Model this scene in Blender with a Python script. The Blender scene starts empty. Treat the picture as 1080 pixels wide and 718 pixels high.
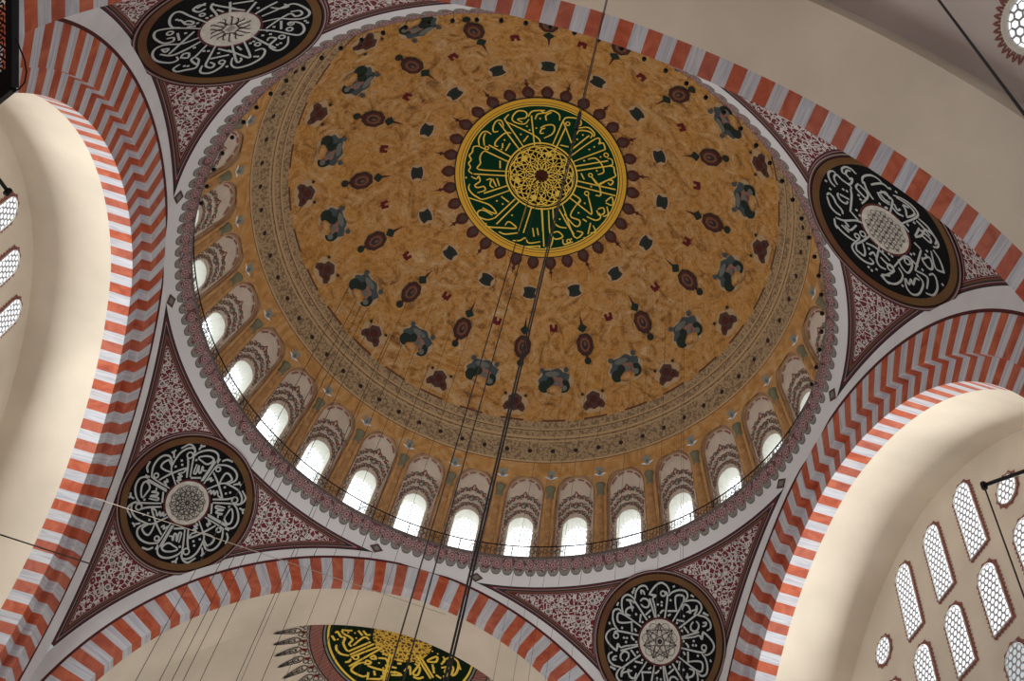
import bpy, math
import numpy as np
from mathutils import Vector, Matrix
PI = math.pi
SC = bpy.context.scene
COL = SC.collection
rad = math.radians

# ---------------------------------------------------------------- camera
CAM = np.array([-0.4665, -22.7956, -31.8646])
CAM_AXES = np.array([[0.95718242, -0.25200341, 0.14246433], [-0.28813105, -0.78180106, 0.55296257], [-0.02796969, -0.57033445, -0.82093624]])   # right, up, back
cam_data = bpy.data.cameras.new('camera'); cam = bpy.data.objects.new('camera', cam_data); COL.objects.link(cam)
cam_data.sensor_width = 36.0; cam_data.lens = 1059.4306 / 1080 * 36.0
cam_data.clip_start = 0.1; cam_data.clip_end = 500
mm = Matrix([[CAM_AXES[j][i] for j in range(3)] + [CAM[i]] for i in range(3)] + [[0, 0, 0, 1]])
cam.matrix_world = mm
SC.camera = cam

# ---------------------------------------------------------------- world, view
SC.view_settings.view_transform = 'Standard'; SC.view_settings.look = 'None'
SC.view_settings.gamma = 1.0; SC.view_settings.use_curve_mapping = False
SC.view_settings.exposure = 0.0
WORLD = 0.34          # daylight that comes in from the open hall all round
PANE = 2.6            # brightness of daylit window glass
PANE_SIDE = 1.25
w = bpy.data.worlds.new('hall_daylight'); SC.world = w; w.use_nodes = True
w.node_tree.nodes['Background'].inputs[0].default_value = (0.93, 0.97, 1.0, 1)
w.node_tree.nodes['Background'].inputs[1].default_value = WORLD
def area_light(name, loc, target, sx, sy, power, color):
    l = bpy.data.lights.new(name, 'AREA'); l.shape = 'RECTANGLE'; l.size = sx; l.size_y = sy; l.energy = power; l.color = color
    o = bpy.data.objects.new(name, l); COL.objects.link(o); o.location = loc
    o.rotation_euler = (Vector(target) - Vector(loc)).to_track_quat('-Z', 'Y').to_euler()
    return o
# daylight that enters through the two window walls
area_light('daylight_east', (17.0, 0, -8.5), (0, 0, -10), 10, 7, 1300, (1.0, 0.98, 0.94))
area_light('daylight_west', (-17.0, 0, -8.5), (0, 0, -10), 10, 7, 1300, (1.0, 0.98, 0.94))
# broad upward fill added to brighten the vaults, standing in for unseen hanging lamps
area_light('upward_fill_light', (0, 12, -33.0), (0, 12, 0), 34, 26, 2600, (1.0, 0.94, 0.85))

# traced lettering, in centimetres on each roundel
STROKES = {
  'BL': 'l 205 131 200 150 195 166 180 174 158 170 139 149 107 112 78 80;c 154 140 13;l 153 126 129 110 87 68;l 74 80 41 112;l 138 153 136 175 121 204 100 223 76 230 58 222 49 207;l 26 108 45 174 53 204;l 119 159 107 182 86 200 68 203 62 190 70 168 95 161 119 159;l 68 203 54 188 30 103;l 13 104 34 189 27 207 2 228 -31 238 -59 233 -74 215 -70 194 -61 178 -41 158 -15 96;c 18 189 10;l 22 165 -29 150 -93 121 -73 114;l -36 153 -24 178 -20 202 -36 210 -59 205 -61 196 -53 172;l -54 172 -83 184 -117 192 -151 185 -170 166 -165 146;l 14 123 10 143 0 132 -4 146;l -31 92 -31 107 -45 98 -42 115 -58 106 -53 125 -73 114;d -65 159 -90 145 -100 161 118 146;l 102 137 82 104 73 109 91 140 71 122 60 125 76 149 60 139 50 148;l 145 182 149 199 139 213;l 149 199 158 203;l 49 224 42 203;l 34 224 23 245 -2 256;l -83 193 -99 214 -111 215;l -99 214 -91 221;l -131 205 -150 200 -166 195 -174 180 -170 158 -149 139 -112 107 -80 78;c -140 154 13;l -126 153 -110 129 -68 87;l -80 74 -112 41;l -153 138 -175 136 -204 121 -223 100 -230 76 -222 58 -207 49;l -108 26 -174 45 -204 53;l -159 119 -182 107 -200 86 -203 68 -190 62 -168 70 -161 95 -159 119;l -203 68 -188 54 -103 30;l -104 13 -189 34 -207 27 -228 2 -238 -31 -233 -59 -215 -74 -194 -70 -178 -61 -158 -41 -96 -15;c -189 18 10;l -165 22 -150 -29 -121 -93 -114 -73;l -153 -36 -178 -24 -202 -20 -210 -36 -205 -59 -196 -61 -172 -53;l -172 -54 -184 -83 -192 -117 -185 -151 -166 -170 -146 -165;l -123 14 -143 10 -132 0 -146 -4;l -92 -31 -107 -31 -98 -45 -115 -42 -106 -58 -125 -53 -114 -73;d -159 -65 -145 -90 -161 -100 -146 118;l -137 102 -104 82 -109 73 -140 91 -122 71 -125 60 -149 76 -139 60 -148 50;l -182 145 -199 149 -213 139;l -199 149 -203 158;l -224 49 -203 42;l -224 34 -245 23 -256 -2;l -193 -83 -214 -99 -215 -111;l -214 -99 -221 -91;l -205 -131 -200 -150 -195 -166 -180 -174 -158 -170 -139 -149 -107 -112 -78 -80;c -154 -140 13;l -153 -126 -129 -110 -87 -68;l -74 -80 -41 -112;l -138 -153 -136 -175 -121 -204 -100 -223 -76 -230 -58 -222 -49 -207;l -26 -108 -45 -174 -53 -204;l -119 -159 -107 -182 -86 -200 -68 -203 -62 -190 -70 -168 -95 -161 -119 -159;l -68 -203 -54 -188 -30 -103;l -13 -104 -34 -189 -27 -207 -2 -228 31 -238 59 -233 74 -215 70 -194 61 -178 41 -158 15 -96;c -18 -189 10;l -22 -165 29 -150 93 -121 73 -114;l 36 -153 24 -178 20 -202 36 -210 59 -205 61 -196 53 -172;l 54 -172 83 -184 117 -192 151 -185 170 -166 165 -146;l -14 -123 -10 -143 0 -132 4 -146;l 31 -92 31 -107 45 -98 42 -115 58 -106 53 -125 73 -114;d 65 -159 90 -145 100 -161 -118 -146;l -102 -137 -82 -104 -73 -109 -91 -140 -71 -122 -60 -125 -76 -149 -60 -139 -50 -148;l -145 -182 -149 -199 -139 -213;l -149 -199 -158 -203;l -49 -224 -42 -203;l -34 -224 -23 -245 2 -256;l 83 -193 99 -214 111 -215;l 99 -214 91 -221;l 131 -205 150 -200 166 -195 174 -180 170 -158 149 -139 112 -107 80 -78;c 140 -154 13;l 126 -153 110 -129 68 -87;l 80 -74 112 -41;l 153 -138 175 -136 204 -121 223 -100 230 -76 222 -58 207 -49;l 108 -26 174 -45 204 -53;l 159 -119 182 -107 200 -86 203 -68 190 -62 168 -70 161 -95 159 -119;l 203 -68 188 -54 103 -30;l 104 -13 189 -34 207 -27 228 -2 238 31 233 59 215 74 194 70 178 61 158 41 96 15;c 189 -18 10;l 165 -22 150 29 121 93 114 73;l 153 36 178 24 202 20 210 36 205 59 196 61 172 53;l 172 54 184 83 192 117 185 151 166 170 146 165;l 123 -14 143 -10 132 0 146 4;l 92 31 107 31 98 45 115 42 106 58 125 53 114 73;d 159 65 145 90 161 100 146 -118;l 137 -102 104 -82 109 -73 140 -91 122 -71 125 -60 149 -76 139 -60 148 -50;l 182 -145 199 -149 213 -139;l 199 -149 203 -158;l 224 -49 203 -42;l 224 -34 245 -23 256 2;l 193 83 214 99 215 111;l 214 99 221 91',
  'BR': 'l -11 101 -17 157 -17 183 -35 192 -11 205 -27 221 -54 236 -78 238 -96 221 -102 199 -97 187;c -70 192 11;l -84 198 -88 183 -77 152 -48 90;d -53 158 -49 145 -33 153;l -92 176 -116 187 -152 187 -177 173 -178 151 -163 139;l -110 107 -115 142 -125 166 -146 166 -161 153 -143 126 -80 68;l -69 116 -114 105;l -156 134 -187 133 -219 120 -228 92 -209 71 -193 67;l -137 104 -152 123 -170 111 -171 82 -160 93;l -153 90 -197 90 -207 105 -201 84 -184 71;l -193 68 -101 34;l -202 64 -233 49 -248 23 -243 0 -224 -6;l -173 44 -157 31 -155 14 -170 4 -187 11 -194 28 -186 43;l -103 -5 -187 -3;l -214 29 -230 26 -223 16 -208 15;l -207 -5 -193 -26;d -96 156 -23 107 -98 57 -112 20 -137 77 -233 66;l -32 114 -45 122 -55 122;l -99 70 -133 55;l -124 35 -139 4;l -123 207 -134 209;l -194 154 -206 143;l -226 69 -249 52;l -65 95 -80 100;l -101 -11 -157 -17 -183 -17 -192 -35 -205 -11 -221 -27 -236 -54 -238 -78 -221 -96 -199 -102 -187 -97;c -192 -70 11;l -198 -84 -183 -88 -152 -77 -90 -48;d -158 -53 -145 -49 -153 -33;l -176 -92 -187 -116 -187 -152 -173 -177 -151 -178 -139 -163;l -107 -110 -142 -115 -166 -125 -166 -146 -153 -161 -126 -143 -68 -80;l -116 -69 -105 -114;l -134 -156 -133 -187 -120 -219 -92 -228 -71 -209 -67 -193;l -104 -137 -123 -152 -111 -170 -82 -171 -93 -160;l -90 -153 -90 -197 -105 -207 -84 -201 -71 -184;l -68 -193 -34 -101;l -64 -202 -49 -233 -23 -248 0 -243 6 -224;l -44 -173 -31 -157 -14 -155 -4 -170 -11 -187 -28 -194 -43 -186;l 5 -103 3 -187;l -29 -214 -26 -230 -16 -223 -15 -208;l 5 -207 26 -193;d -156 -96 -107 -23 -57 -98 -20 -112 -77 -137 -66 -233;l -114 -32 -122 -45 -122 -55;l -70 -99 -55 -133;l -35 -124 -4 -139;l -207 -123 -209 -134;l -154 -194 -143 -206;l -69 -226 -52 -249;l -95 -65 -100 -80;l 11 -101 17 -157 17 -183 35 -192 11 -205 27 -221 54 -236 78 -238 96 -221 102 -199 97 -187;c 70 -192 11;l 84 -198 88 -183 77 -152 48 -90;d 53 -158 49 -145 33 -153;l 92 -176 116 -187 152 -187 177 -173 178 -151 163 -139;l 110 -107 115 -142 125 -166 146 -166 161 -153 143 -126 80 -68;l 69 -116 114 -105;l 156 -134 187 -133 219 -120 228 -92 209 -71 193 -67;l 137 -104 152 -123 170 -111 171 -82 160 -93;l 153 -90 197 -90 207 -105 201 -84 184 -71;l 193 -68 101 -34;l 202 -64 233 -49 248 -23 243 0 224 6;l 173 -44 157 -31 155 -14 170 -4 187 -11 194 -28 186 -43;l 103 5 187 3;l 214 -29 230 -26 223 -16 208 -15;l 207 5 193 26;d 96 -156 23 -107 98 -57 112 -20 137 -77 233 -66;l 32 -114 45 -122 55 -122;l 99 -70 133 -55;l 124 -35 139 -4;l 123 -207 134 -209;l 194 -154 206 -143;l 226 -69 249 -52;l 65 -95 80 -100;l 101 11 157 17 183 17 192 35 205 11 221 27 236 54 238 78 221 96 199 102 187 97;c 192 70 11;l 198 84 183 88 152 77 90 48;d 158 53 145 49 153 33;l 176 92 187 116 187 152 173 177 151 178 139 163;l 107 110 142 115 166 125 166 146 153 161 126 143 68 80;l 116 69 105 114;l 134 156 133 187 120 219 92 228 71 209 67 193;l 104 137 123 152 111 170 82 171 93 160;l 90 153 90 197 105 207 84 201 71 184;l 68 193 34 101;l 64 202 49 233 23 248 0 243 -6 224;l 44 173 31 157 14 155 4 170 11 187 28 194 43 186;l -5 103 -3 187;l 29 214 26 230 16 223 15 208;l -5 207 -26 193;d 156 96 107 23 57 98 20 112 77 137 66 233;l 114 32 122 45 122 55;l 70 99 55 133;l 35 124 4 139;l 207 123 209 134;l 154 194 143 206;l 69 226 52 249;l 95 65 100 80',
  'TR': 'l -158 138 -175 147 -202 144 -220 131 -225 112 -215 104;l -167 124 -189 125 -205 116 -210 102 -191 92 -167 69 -154 71;l -154 74 -127 84 -91 105 -55 127;l -215 64 -223 71 -239 62 -247 41 -240 22 -228 16 -220 11;l -201 54 -216 60 -232 45 -231 30;l -194 58 -200 41 -177 59 -175 78;l -180 25 -165 45 -144 40 -124 28 -117 23;l -176 23 -135 8 -96 56;l -182 5 -204 -5 -217 -24 -223 -55 -213 -77 -198 -86;l -192 -5 -157 1 -120 -7;l -182 -31 -189 -53 -194 -88 -176 -105;l -155 -43 -126 -46 -109 -73;l -151 -46 -160 -78 -148 -85 -132 -85;l -120 196 -129 182 -112 172 -86 172 -60 161 -43 165;l -115 198 -75 205 -49 194 -37 177;l -132 139 -122 148 -101 146 -89 129 -99 115;l -127 136 -108 105;l -22 212 5 220 21 218;l -27 205 -16 173 -21 120 -12 88;l -16 173 9 161;l -55 122 -22 106;d -149 109 -143 96 -181 167 -147 167 -130 52 -113 52 -66 94 -45 90 -106 -27 -94 -52;l -163 -61 -151 -77 -134 -95 -111 -83 -74 -55;l -148 -52 -128 -60 -118 -78;l -153 -110 -146 -143 -128 -174 -103 -188 -85 -179 -66 -147 -39 -88;l -146 -120 -125 -158 -100 -173 -86 -163 -70 -126;l -120 -133 -101 -137 -75 -128;l -121 -136 -113 -157;l -102 -79 -80 -90 -72 -113;l -117 -95 -93 -97 -100 -114;l -53 -77 -32 -94 -10 -107;l -77 -180 -55 -205 -27 -219 -13 -222;l -66 -165 -43 -186 -15 -200;l -38 -165 1 -129;d -93 -46 -169 -132 -179 -111 -40 -116 -55 -151 -29 -174;l 6 216 31 204 55 181 70 155;l 4 192 33 172;l 55 135 80 173 98 185 123 176 146 152 154 123 144 110 129 123;l 78 159 101 168 116 155 123 142 105 132 71 128;l 78 159 62 124 35 81;l 69 113 78 85 98 56 127 31;l 69 54 110 79 133 92 157 87 166 63;l 121 92 104 95 116 118;l 191 90 189 53;l 191 90 214 79 224 65;l 3 177 23 163 -2 124;c 45 142 10;c 33 112 11;d 91 109 169 140 181 130 173 107 93 50;l 194 96 215 76 220 45 203 12 175 -7 148 2;l 195 87 183 56 165 27 150 35;c 155 39 13;l 119 70 141 50 152 22;l 113 -10 141 -14 161 -34 131 -63 102 -70 94 -50 112 -20 148 21;c 114 -49 12;l 186 -12 223 -9 244 -26 237 -56 206 -83 180 -92 157 -72;l 185 -17 208 -23 184 -40 204 -43 176 -62 180 -78;l 52 -133 112 -93 145 -72;l 144 -77 152 -111 166 -120 206 -102;l 81 -128 94 -123 118 -137 118 -155 96 -163 73 -158 89 -125;l 147 -131 138 -152 156 -160 193 -152 224 -124 224 -92;l 38 -191 69 -205 112 -207 117 -201 109 -172 45 -179;l 5 -128 -10 -162 -36 -187;l -10 -162 11 -189 -7 -196 -30 -162;l -41 -189 -24 -218 5 -227 22 -216 25 -196;l -41 -207 -10 -225 13 -210;l 105 -73 124 -93;l 28 -113 48 -132;d 80 -78 76 -93 133 -108 50 -159 68 -147 169 -183 99 25 106 14 219 8',
  'TL': 'l 53 -171 43 -190 17 -187 16 -161 40 -156;l 27 -182 62 -181;l 73 -159 52 -146 37 -109 23 -83;l 66 -161 72 -123 87 -74;l 104 -119 56 -64;l 52 -120 54 -92;l -14 -88 -13 -164 -8 -213 -21 -228 -49 -218 -72 -195 -81 -171 -72 -151;l -50 -159 -35 -155 -32 -134 -42 -128 -51 -148 -46 -164 -41 -183;c 10 -139 8;d 4 -112 19 -109 -30 -117 -59 -128 -53 -122 -47 -113 -45 -193 -44 -182;l -47 -84 -79 -158 -101 -195 -121 -208 -145 -189 -156 -154 -154 -132 -135 -117 -121 -130 -135 -146;c -108 -158 10;l -98 -135 -124 -101;l -68 -92 -139 -84 -194 -79;l -85 -54 -133 -79 -160 -126 -189 -142 -219 -126 -235 -89 -225 -44 -203 -30 -192 -47;l -186 -121 -172 -101 -189 -98 -185 -117;l -205 -107 -193 -65 -145 -43 -97 -33;l -191 -32 -180 -8 -161 -22 -173 -35 -190 -29;l -101 -1 -158 10 -183 11 -192 45 -171 34 -168 16;l -180 43 -207 54 -231 31 -250 10 -244 -11 -217 -7;l -88 27 -146 56 -182 76 -181 101 -163 98 -162 76;l -187 66 -212 80 -215 99 -196 121 -159 127 -136 119;c -141 111 10;l -149 63 -101 103;l -97 47 -85 102;d -113 66 -129 15 -122 28 -131 -27 -217 13 -212 24 -149 143 -87 -111;l 83 -22 149 -51;l 78 -88 96 -42;l 100 2 146 0 189 1;l 104 29 151 37 207 44 222 70 221 117 205 138 178 138 152 114 129 81 85 56;l 155 11 168 38 194 49 194 28;l 179 80 202 96 194 117 172 112 166 85 67 94;l 47 79 72 121 97 181 115 205 143 194 158 163 151 137 133 131;c 136 134 9;c 113 156 10;l 126 98 95 135;l 12 93 11 154 15 204;l 84 185 54 216 19 223 5 206 12 175 50 164 40 142 24 150;c 68 171 10;c -8 139 9;l -38 159 -16 168 -18 187 -49 205 -96 201 -135 177 -133 147 -105 124;l -56 69 -82 105 -114 155 -97 158 -91 146;l -84 80 -81 130 -74 171 -57 153 -22 87;l -55 92 -60 118;d -18 115 -5 117 61 107 55 130 35 115 89 107 -59 182 -53 190 30 193 43 195 129 -18 177 156 176 169;l 180 -43 207 -54 231 -31 250 -10 244 11 217 7;l 187 -66 212 -80 215 -99 196 -121 159 -127 136 -119;c 141 -111 10;l 149 -63 101 -103',
  'G': 'l -143 -104 -220 -173 -285 -234;l -129 -127 -250 -247 -258 -268 -247 -293;l -250 -247 -83 -206 -54 -170;l -80 -154 -137 -318;l -174 -54 -306 -95;l -183 -25 -317 -58;l -170 27 -323 53 -322 17 -332 -11 -329 -41 -317 -58;l -170 53 -342 83;l -256 -216 -276 -248 -299 -238 -307 -202 -298 -175 -277 -184;l -258 -99 -274 -99 -274 -128 -241 -182 -211 -190;l -351 -80 -362 -115 -354 -154 -335 -169 -307 -158;l -326 -86 -339 -128 -336 -158;c -311 -75 9;l -318 -66 -353 -76 -377 -67 -377 -38 -387 -14 -373 6 -381 29 -367 48 -371 71 -348 84;l -144 -293 -156 -263 -187 -254 -221 -263 -225 -292 -209 -323 -179 -332 -160 -319 -164 -295 -199 -277 -170 -266;l -151 -306 -142 -339 -114 -356 -79 -367;l -114 -302 -109 -335 -76 -353;l -53 -269 -69 -256 -70 -233 -52 -239;l -125 -200 -140 -158;l -203 -132 -215 -84;l -229 -21 -218 21;l -240 -122 -234 -94;d -235 -142 -163 -196 -144 -251 -126 -234 -96 -255 -91 -314 -238 -85;l -102 -360 -74 -354 -48 -378 -7 -369 5 -335;l -58 -313 -68 -341 -45 -367;l -77 -261 -57 -283 -21 -299 -6 -278 -13 -244 -44 -211;l 7 -183 15 -262 23 -342 40 -367 96 -378 113 -353 96 -331;l 27 -159 44 -303;l 25 -335 97 -231;c 49 -332 10;l 45 -200 88 -205;l 103 -188 169 -307;l 108 -289 114 -315 156 -328 182 -320 179 -295;l 104 -326 150 -349 189 -331 192 -309;l 103 -142 204 -302 229 -297 227 -281 246 -294 264 -270 253 -250 133 -131;l 149 -110 300 -209;l 166 -90 320 -188;l 202 -174 236 -196 276 -175 298 -139 275 -113;c 281 -236 11;l 292 -221 315 -224 327 -199 314 -185 337 -188 349 -163 361 -146 347 -124 312 -84 292 -60;c 240 -94 10;l 249 -87 286 -57;l 191 -85 217 -58;d 138 -298 192 -231 211 -255 186 -159 258 -213 263 -131 107 -243 118 -263;l -159 108 -265 178;l -137 128 -251 207 -292 206 -329 188 -349 164 -348 142;l -351 99 -323 108 -314 91 -301 117 -321 143 -305 154 -275 141 -263 160 -298 182;l -271 103 -248 91 -245 126 -223 136;l -241 89 -212 126;l -220 80 -197 118;l -335 218 -273 226 -216 235 -173 267 -193 272 -251 257;l -98 168 -172 295;l -75 176 -156 327;l -172 295 -208 315 -258 308 -268 282 -241 269 -189 285;l -210 333 -198 351 -106 335 -47 319 -96 297 -109 322;l -29 191 -29 334;l -2 190 -4 334;l -47 389 -9 378 13 357 41 377 97 351;l 36 293 57 336;l 59 286 77 322;l 27 402 104 373;l 49 173 94 295;l -132 363 -96 367 -33 343;l -172 173 -125 194;d -188 203 -89 259 -375 111 -154 212 102 378;l 182 -36 385 -73;l 187 -8 395 -40;l 249 -87 301 -53 322 -9 298 2;l 299 -59 333 -106 359 -110 353 -85 337 -92;c 252 11 11;l 261 18 307 95 306 114;l 178 41 231 57 226 85;l 176 68 305 111;l 231 57 207 159 260 167 268 193 243 204 174 165;l 148 116 261 261 299 224 265 227;l 126 135 206 211 257 249;l 333 69 356 51 370 74 350 98 329 78;l 357 12 380 -25 397 16 359 19;l 372 36 391 72 371 96;l 291 132 340 132 360 108 346 85;l 276 153 299 158;l 320 156 326 219;l 336 164 359 190 336 208;l 107 153 135 223 169 240 209 232;l 89 174 129 283 155 309 157 358 133 374;l 55 179 124 370;l 143 292 171 268 204 284 170 311 143 292;c 240 295 9;l 208 297 223 320 263 289;d 244 130 259 67 160 200 262 -35 250 280 314 247',
  'S': 'l -318 37 -311 25 -290 56 -269 64 -270 98 -251 133 -236 146;l -293 17 -278 38 -252 51 -232 70 -242 99 -227 113;l -294 11 -266 13 -244 9;l -236 146 -145 65;l -224 165 -127 74;l -221 106 -182 42 -155 53;l -299 112 -295 138 -268 166 -227 171;l -217 179 -100 83;l -213 234 -86 90;l -238 213 -219 205 -215 189;l -118 269 -137 278 -185 264 -198 246 -177 213 -148 197;c -194 175 13;l -146 206 -123 201 -117 189 -139 184 -142 205;l -128 212 -77 219 15 215;l -122 169 -98 163 -111 146 -127 166;l -88 155 -52 149 -39 166;l -46 189 12 185;l -39 113 -34 206 -31 283;l -22 107 -18 201 -15 278;l -102 284 -47 270 -48 250;l -115 249 -109 291;l -90 233 -79 259;l -332 55 -311 86;l -217 4 -191 33;l -194 -1 -173 23 -154 18;l -46 225 -31 265 -35 284;d -300 77 -260 26 -229 24 -217 56 -182 157 -70 126 -50 206 -77 183;l -1 139 33 132;l 9 158 29 151;l 87 74 186 174;l 98 63 197 163;l 143 82 181 31 185 65 143 82;l 92 112 112 120 96 184 120 184 121 139 90 125;l 209 14 222 31 213 67;l 225 23 249 -6 284 3 295 45 291 83 277 98 274 53 258 45;l 292 16 308 42;l 218 87 249 63 240 98 261 108 240 133;l 173 89 194 136;l -4 233 46 215 3 209;l 53 191 70 151 87 199;l 151 181 129 202 102 203;l 205 141 234 147;d 153 9 181 12 123 56 246 34 261 73 186 106 127 17',
}

# ---------------------------------------------------------------- fitted geometry of the crossing
DC = np.array([0, 0, 2.05]); DR = 14.2            # dome sphere
PC = np.array([0, 0, -13.4]); PR = 18.84          # pendentive sphere
B = 13.2                                          # half width of the crossing
YA = dict(r=13.291, zc=-13.33, e=0.404)          # arches in front of the semi-domes
XA = dict(r=13.218, zc=-13.231, e=0.497)           # arches in front of the window walls
SZ = -13.34; SR = 12.6; SY = 16.4                 # semi-dome spheres

# ---------------------------------------------------------------- materials
def new_mat(name, color=(0.8, 0.8, 0.8), rough=0.7, metal=0.0, spec=0.3):
    m = bpy.data.materials.new(name); m.use_nodes = True
    b = m.node_tree.nodes['Principled BSDF']
    b.inputs['Base Color'].default_value = (*color, 1); b.inputs['Roughness'].default_value = rough
    b.inputs['Metallic'].default_value = metal; b.inputs['Specular IOR Level'].default_value = spec
    return m
class NT:
    def __init__(s, m): s.t = m.node_tree; s.b = s.t.nodes['Principled BSDF']
    def n(s, typ, **kw):
        nd = s.t.nodes.new(typ)
        for k, v in kw.items():
            if k.startswith('i_'):
                key = k[2:]; key = int(key) if key.isdigit() else key.replace('_', ' ')
                if hasattr(v, 'is_output') or isinstance(v, bpy.types.NodeSocket): s.t.links.new(v, nd.inputs[key])
                else: nd.inputs[key].default_value = v
            else: setattr(nd, k, v)
        return nd
    def math(s, op, a, b=0.0, c=None):
        nd = s.t.nodes.new('ShaderNodeMath'); nd.operation = op
        for i, v in enumerate((a, b) if c is None else (a, b, c)):
            if isinstance(v, bpy.types.NodeSocket): s.t.links.new(v, nd.inputs[i])
            else: nd.inputs[i].default_value = v
        return nd.outputs[0]
    def ramp(s, fac, stops, mode='LINEAR'):
        nd = s.t.nodes.new('ShaderNodeValToRGB'); cr = nd.color_ramp; cr.interpolation = mode
        while len(cr.elements) < len(stops): cr.elements.new(0.5)
        for e, (p, c) in zip(cr.elements, stops): e.position = p; e.color = (*c, 1) if len(c) == 3 else c
        s.t.links.new(fac, nd.inputs[0]); return nd.outputs[0]
    def mix(s, fac, a, b, mode='MIX'):
        nd = s.t.nodes.new('ShaderNodeMix'); nd.data_type = 'RGBA'; nd.blend_type = mode
        for k, v in ((0, fac), (6, a), (7, b)):
            if isinstance(v, bpy.types.NodeSocket): s.t.links.new(v, nd.inputs[k])
            elif k == 0: nd.inputs[0].default_value = v
            else: nd.inputs[k].default_value = (*v, 1)
        return nd.outputs[2]
    def uv(s):
        sep = s.n('ShaderNodeSeparateXYZ'); u = s.n('ShaderNodeUVMap'); s.t.links.new(u.outputs[0], sep.inputs[0]); return u.outputs[0], sep.outputs[0], sep.outputs[1]
    def color(s, c): s.t.links.new(c, s.b.inputs['Base Color'])
    def bump(s, h, strength=0.3, dist=0.05):
        nd = s.n('ShaderNodeBump'); nd.inputs['Strength'].default_value = strength; nd.inputs['Distance'].default_value = dist
        s.t.links.new(h, nd.inputs['Height']); s.t.links.new(nd.outputs[0], s.b.inputs['Normal'])

def plaster(name, c, var=0.06, scale=0.35):
    m = new_mat(name, c, 0.75, spec=0.2); k = NT(m)
    co = k.n('ShaderNodeTexCoord').outputs['Object']
    no = k.n('ShaderNodeTexNoise', i_Vector=co, i_Scale=scale, i_Detail=5.0).outputs['Fac']
    d = tuple(x * (1 - var * 2.2) for x in c); e = tuple(min(1, x * (1 + var)) for x in c)
    k.color(k.ramp(no, [(0.3, d), (0.7, e)])); return m

M = {}
M['plaster'] = plaster('cream_plaster', (0.76, 0.70, 0.59))
M['plaster_grey'] = plaster('grey_plaster', (0.70, 0.66, 0.64))
M['white_band'] = plaster('white_stone', (0.68, 0.70, 0.73), 0.05, 0.8)
M['black'] = new_mat('black_iron', (0.012, 0.012, 0.014), 0.5, 0.4)
M['wire'] = new_mat('steel_wire', (0.05, 0.045, 0.04), 0.6, 0.2)
M['wire_light'] = new_mat('pale_wire', (0.5, 0.45, 0.38), 0.5, 0.2)
M['maroon'] = new_mat('maroon_paint', (0.075, 0.012, 0.014))
M['dark'] = new_mat('near_black_paint', (0.005, 0.006, 0.007), 0.8, spec=0.08)
M['letter_white'] = new_mat('white_lettering', (0.43, 0.47, 0.47))
M['gold'] = new_mat('gold_leaf', (0.80, 0.47, 0.035), 0.5, 0.1)
M['gold_yellow'] = new_mat('yellow_gold_paint', (0.92, 0.68, 0.10), 0.5, 0.1)
M['green'] = new_mat('deep_green_paint', (0.001, 0.040, 0.017), 0.7, spec=0.1)
M['ink'] = new_mat('dark_ornament_paint', (0.03, 0.028, 0.03))
M['p_maroon'] = new_mat('brown_red_paint', (0.085, 0.02, 0.012))
M['p_brown'] = new_mat('light_brown_paint', (0.20, 0.085, 0.05))
M['p_green'] = new_mat('dark_green_paint', (0.014, 0.028, 0.02))
M['p_red'] = new_mat('crimson_paint', (0.14, 0.01, 0.014))
M['p_blue'] = new_mat('slate_blue_paint', (0.065, 0.09, 0.10))
M['p_pink'] = new_mat('dusty_pink_paint', (0.30, 0.16, 0.13))
M['p_cream'] = new_mat('cream_outline_paint', (0.52, 0.37, 0.21))
M['p_grey'] = new_mat('grey_brown_paint', (0.09, 0.045, 0.04))
M['p_bluegrey'] = new_mat('blue_grey_paint', (0.16, 0.18, 0.16))
M['capital'] = new_mat('grey_green_capital', (0.22, 0.22, 0.15))
M['red_border'] = new_mat('dull_red_border', (0.27, 0.10, 0.085))
M['reveal'] = new_mat('white_window_reveal', (0.80, 0.80, 0.72))
M['lattice'] = new_mat('window_lattice', (0.42, 0.43, 0.46), 0.7)
def emissive(name, c, s):
    m = bpy.data.materials.new(name); m.use_nodes = True; t = m.node_tree; t.nodes.clear()
    e = t.nodes.new('ShaderNodeEmission'); e.inputs[0].default_value = (*c, 1); e.inputs[1].default_value = s
    o = t.nodes.new('ShaderNodeOutputMaterial'); t.links.new(e.outputs[0], o.inputs[0]); return m
M['pane'] = emissive('daylit_glass', (0.93, 0.97, 1.0), PANE)
M['pane_side'] = emissive('daylit_side_glass', (0.95, 0.97, 1.0), PANE_SIDE)
M['pane_dim'] = emissive('dimmer_side_glass', (0.86, 0.93, 0.95), 0.62)

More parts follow.
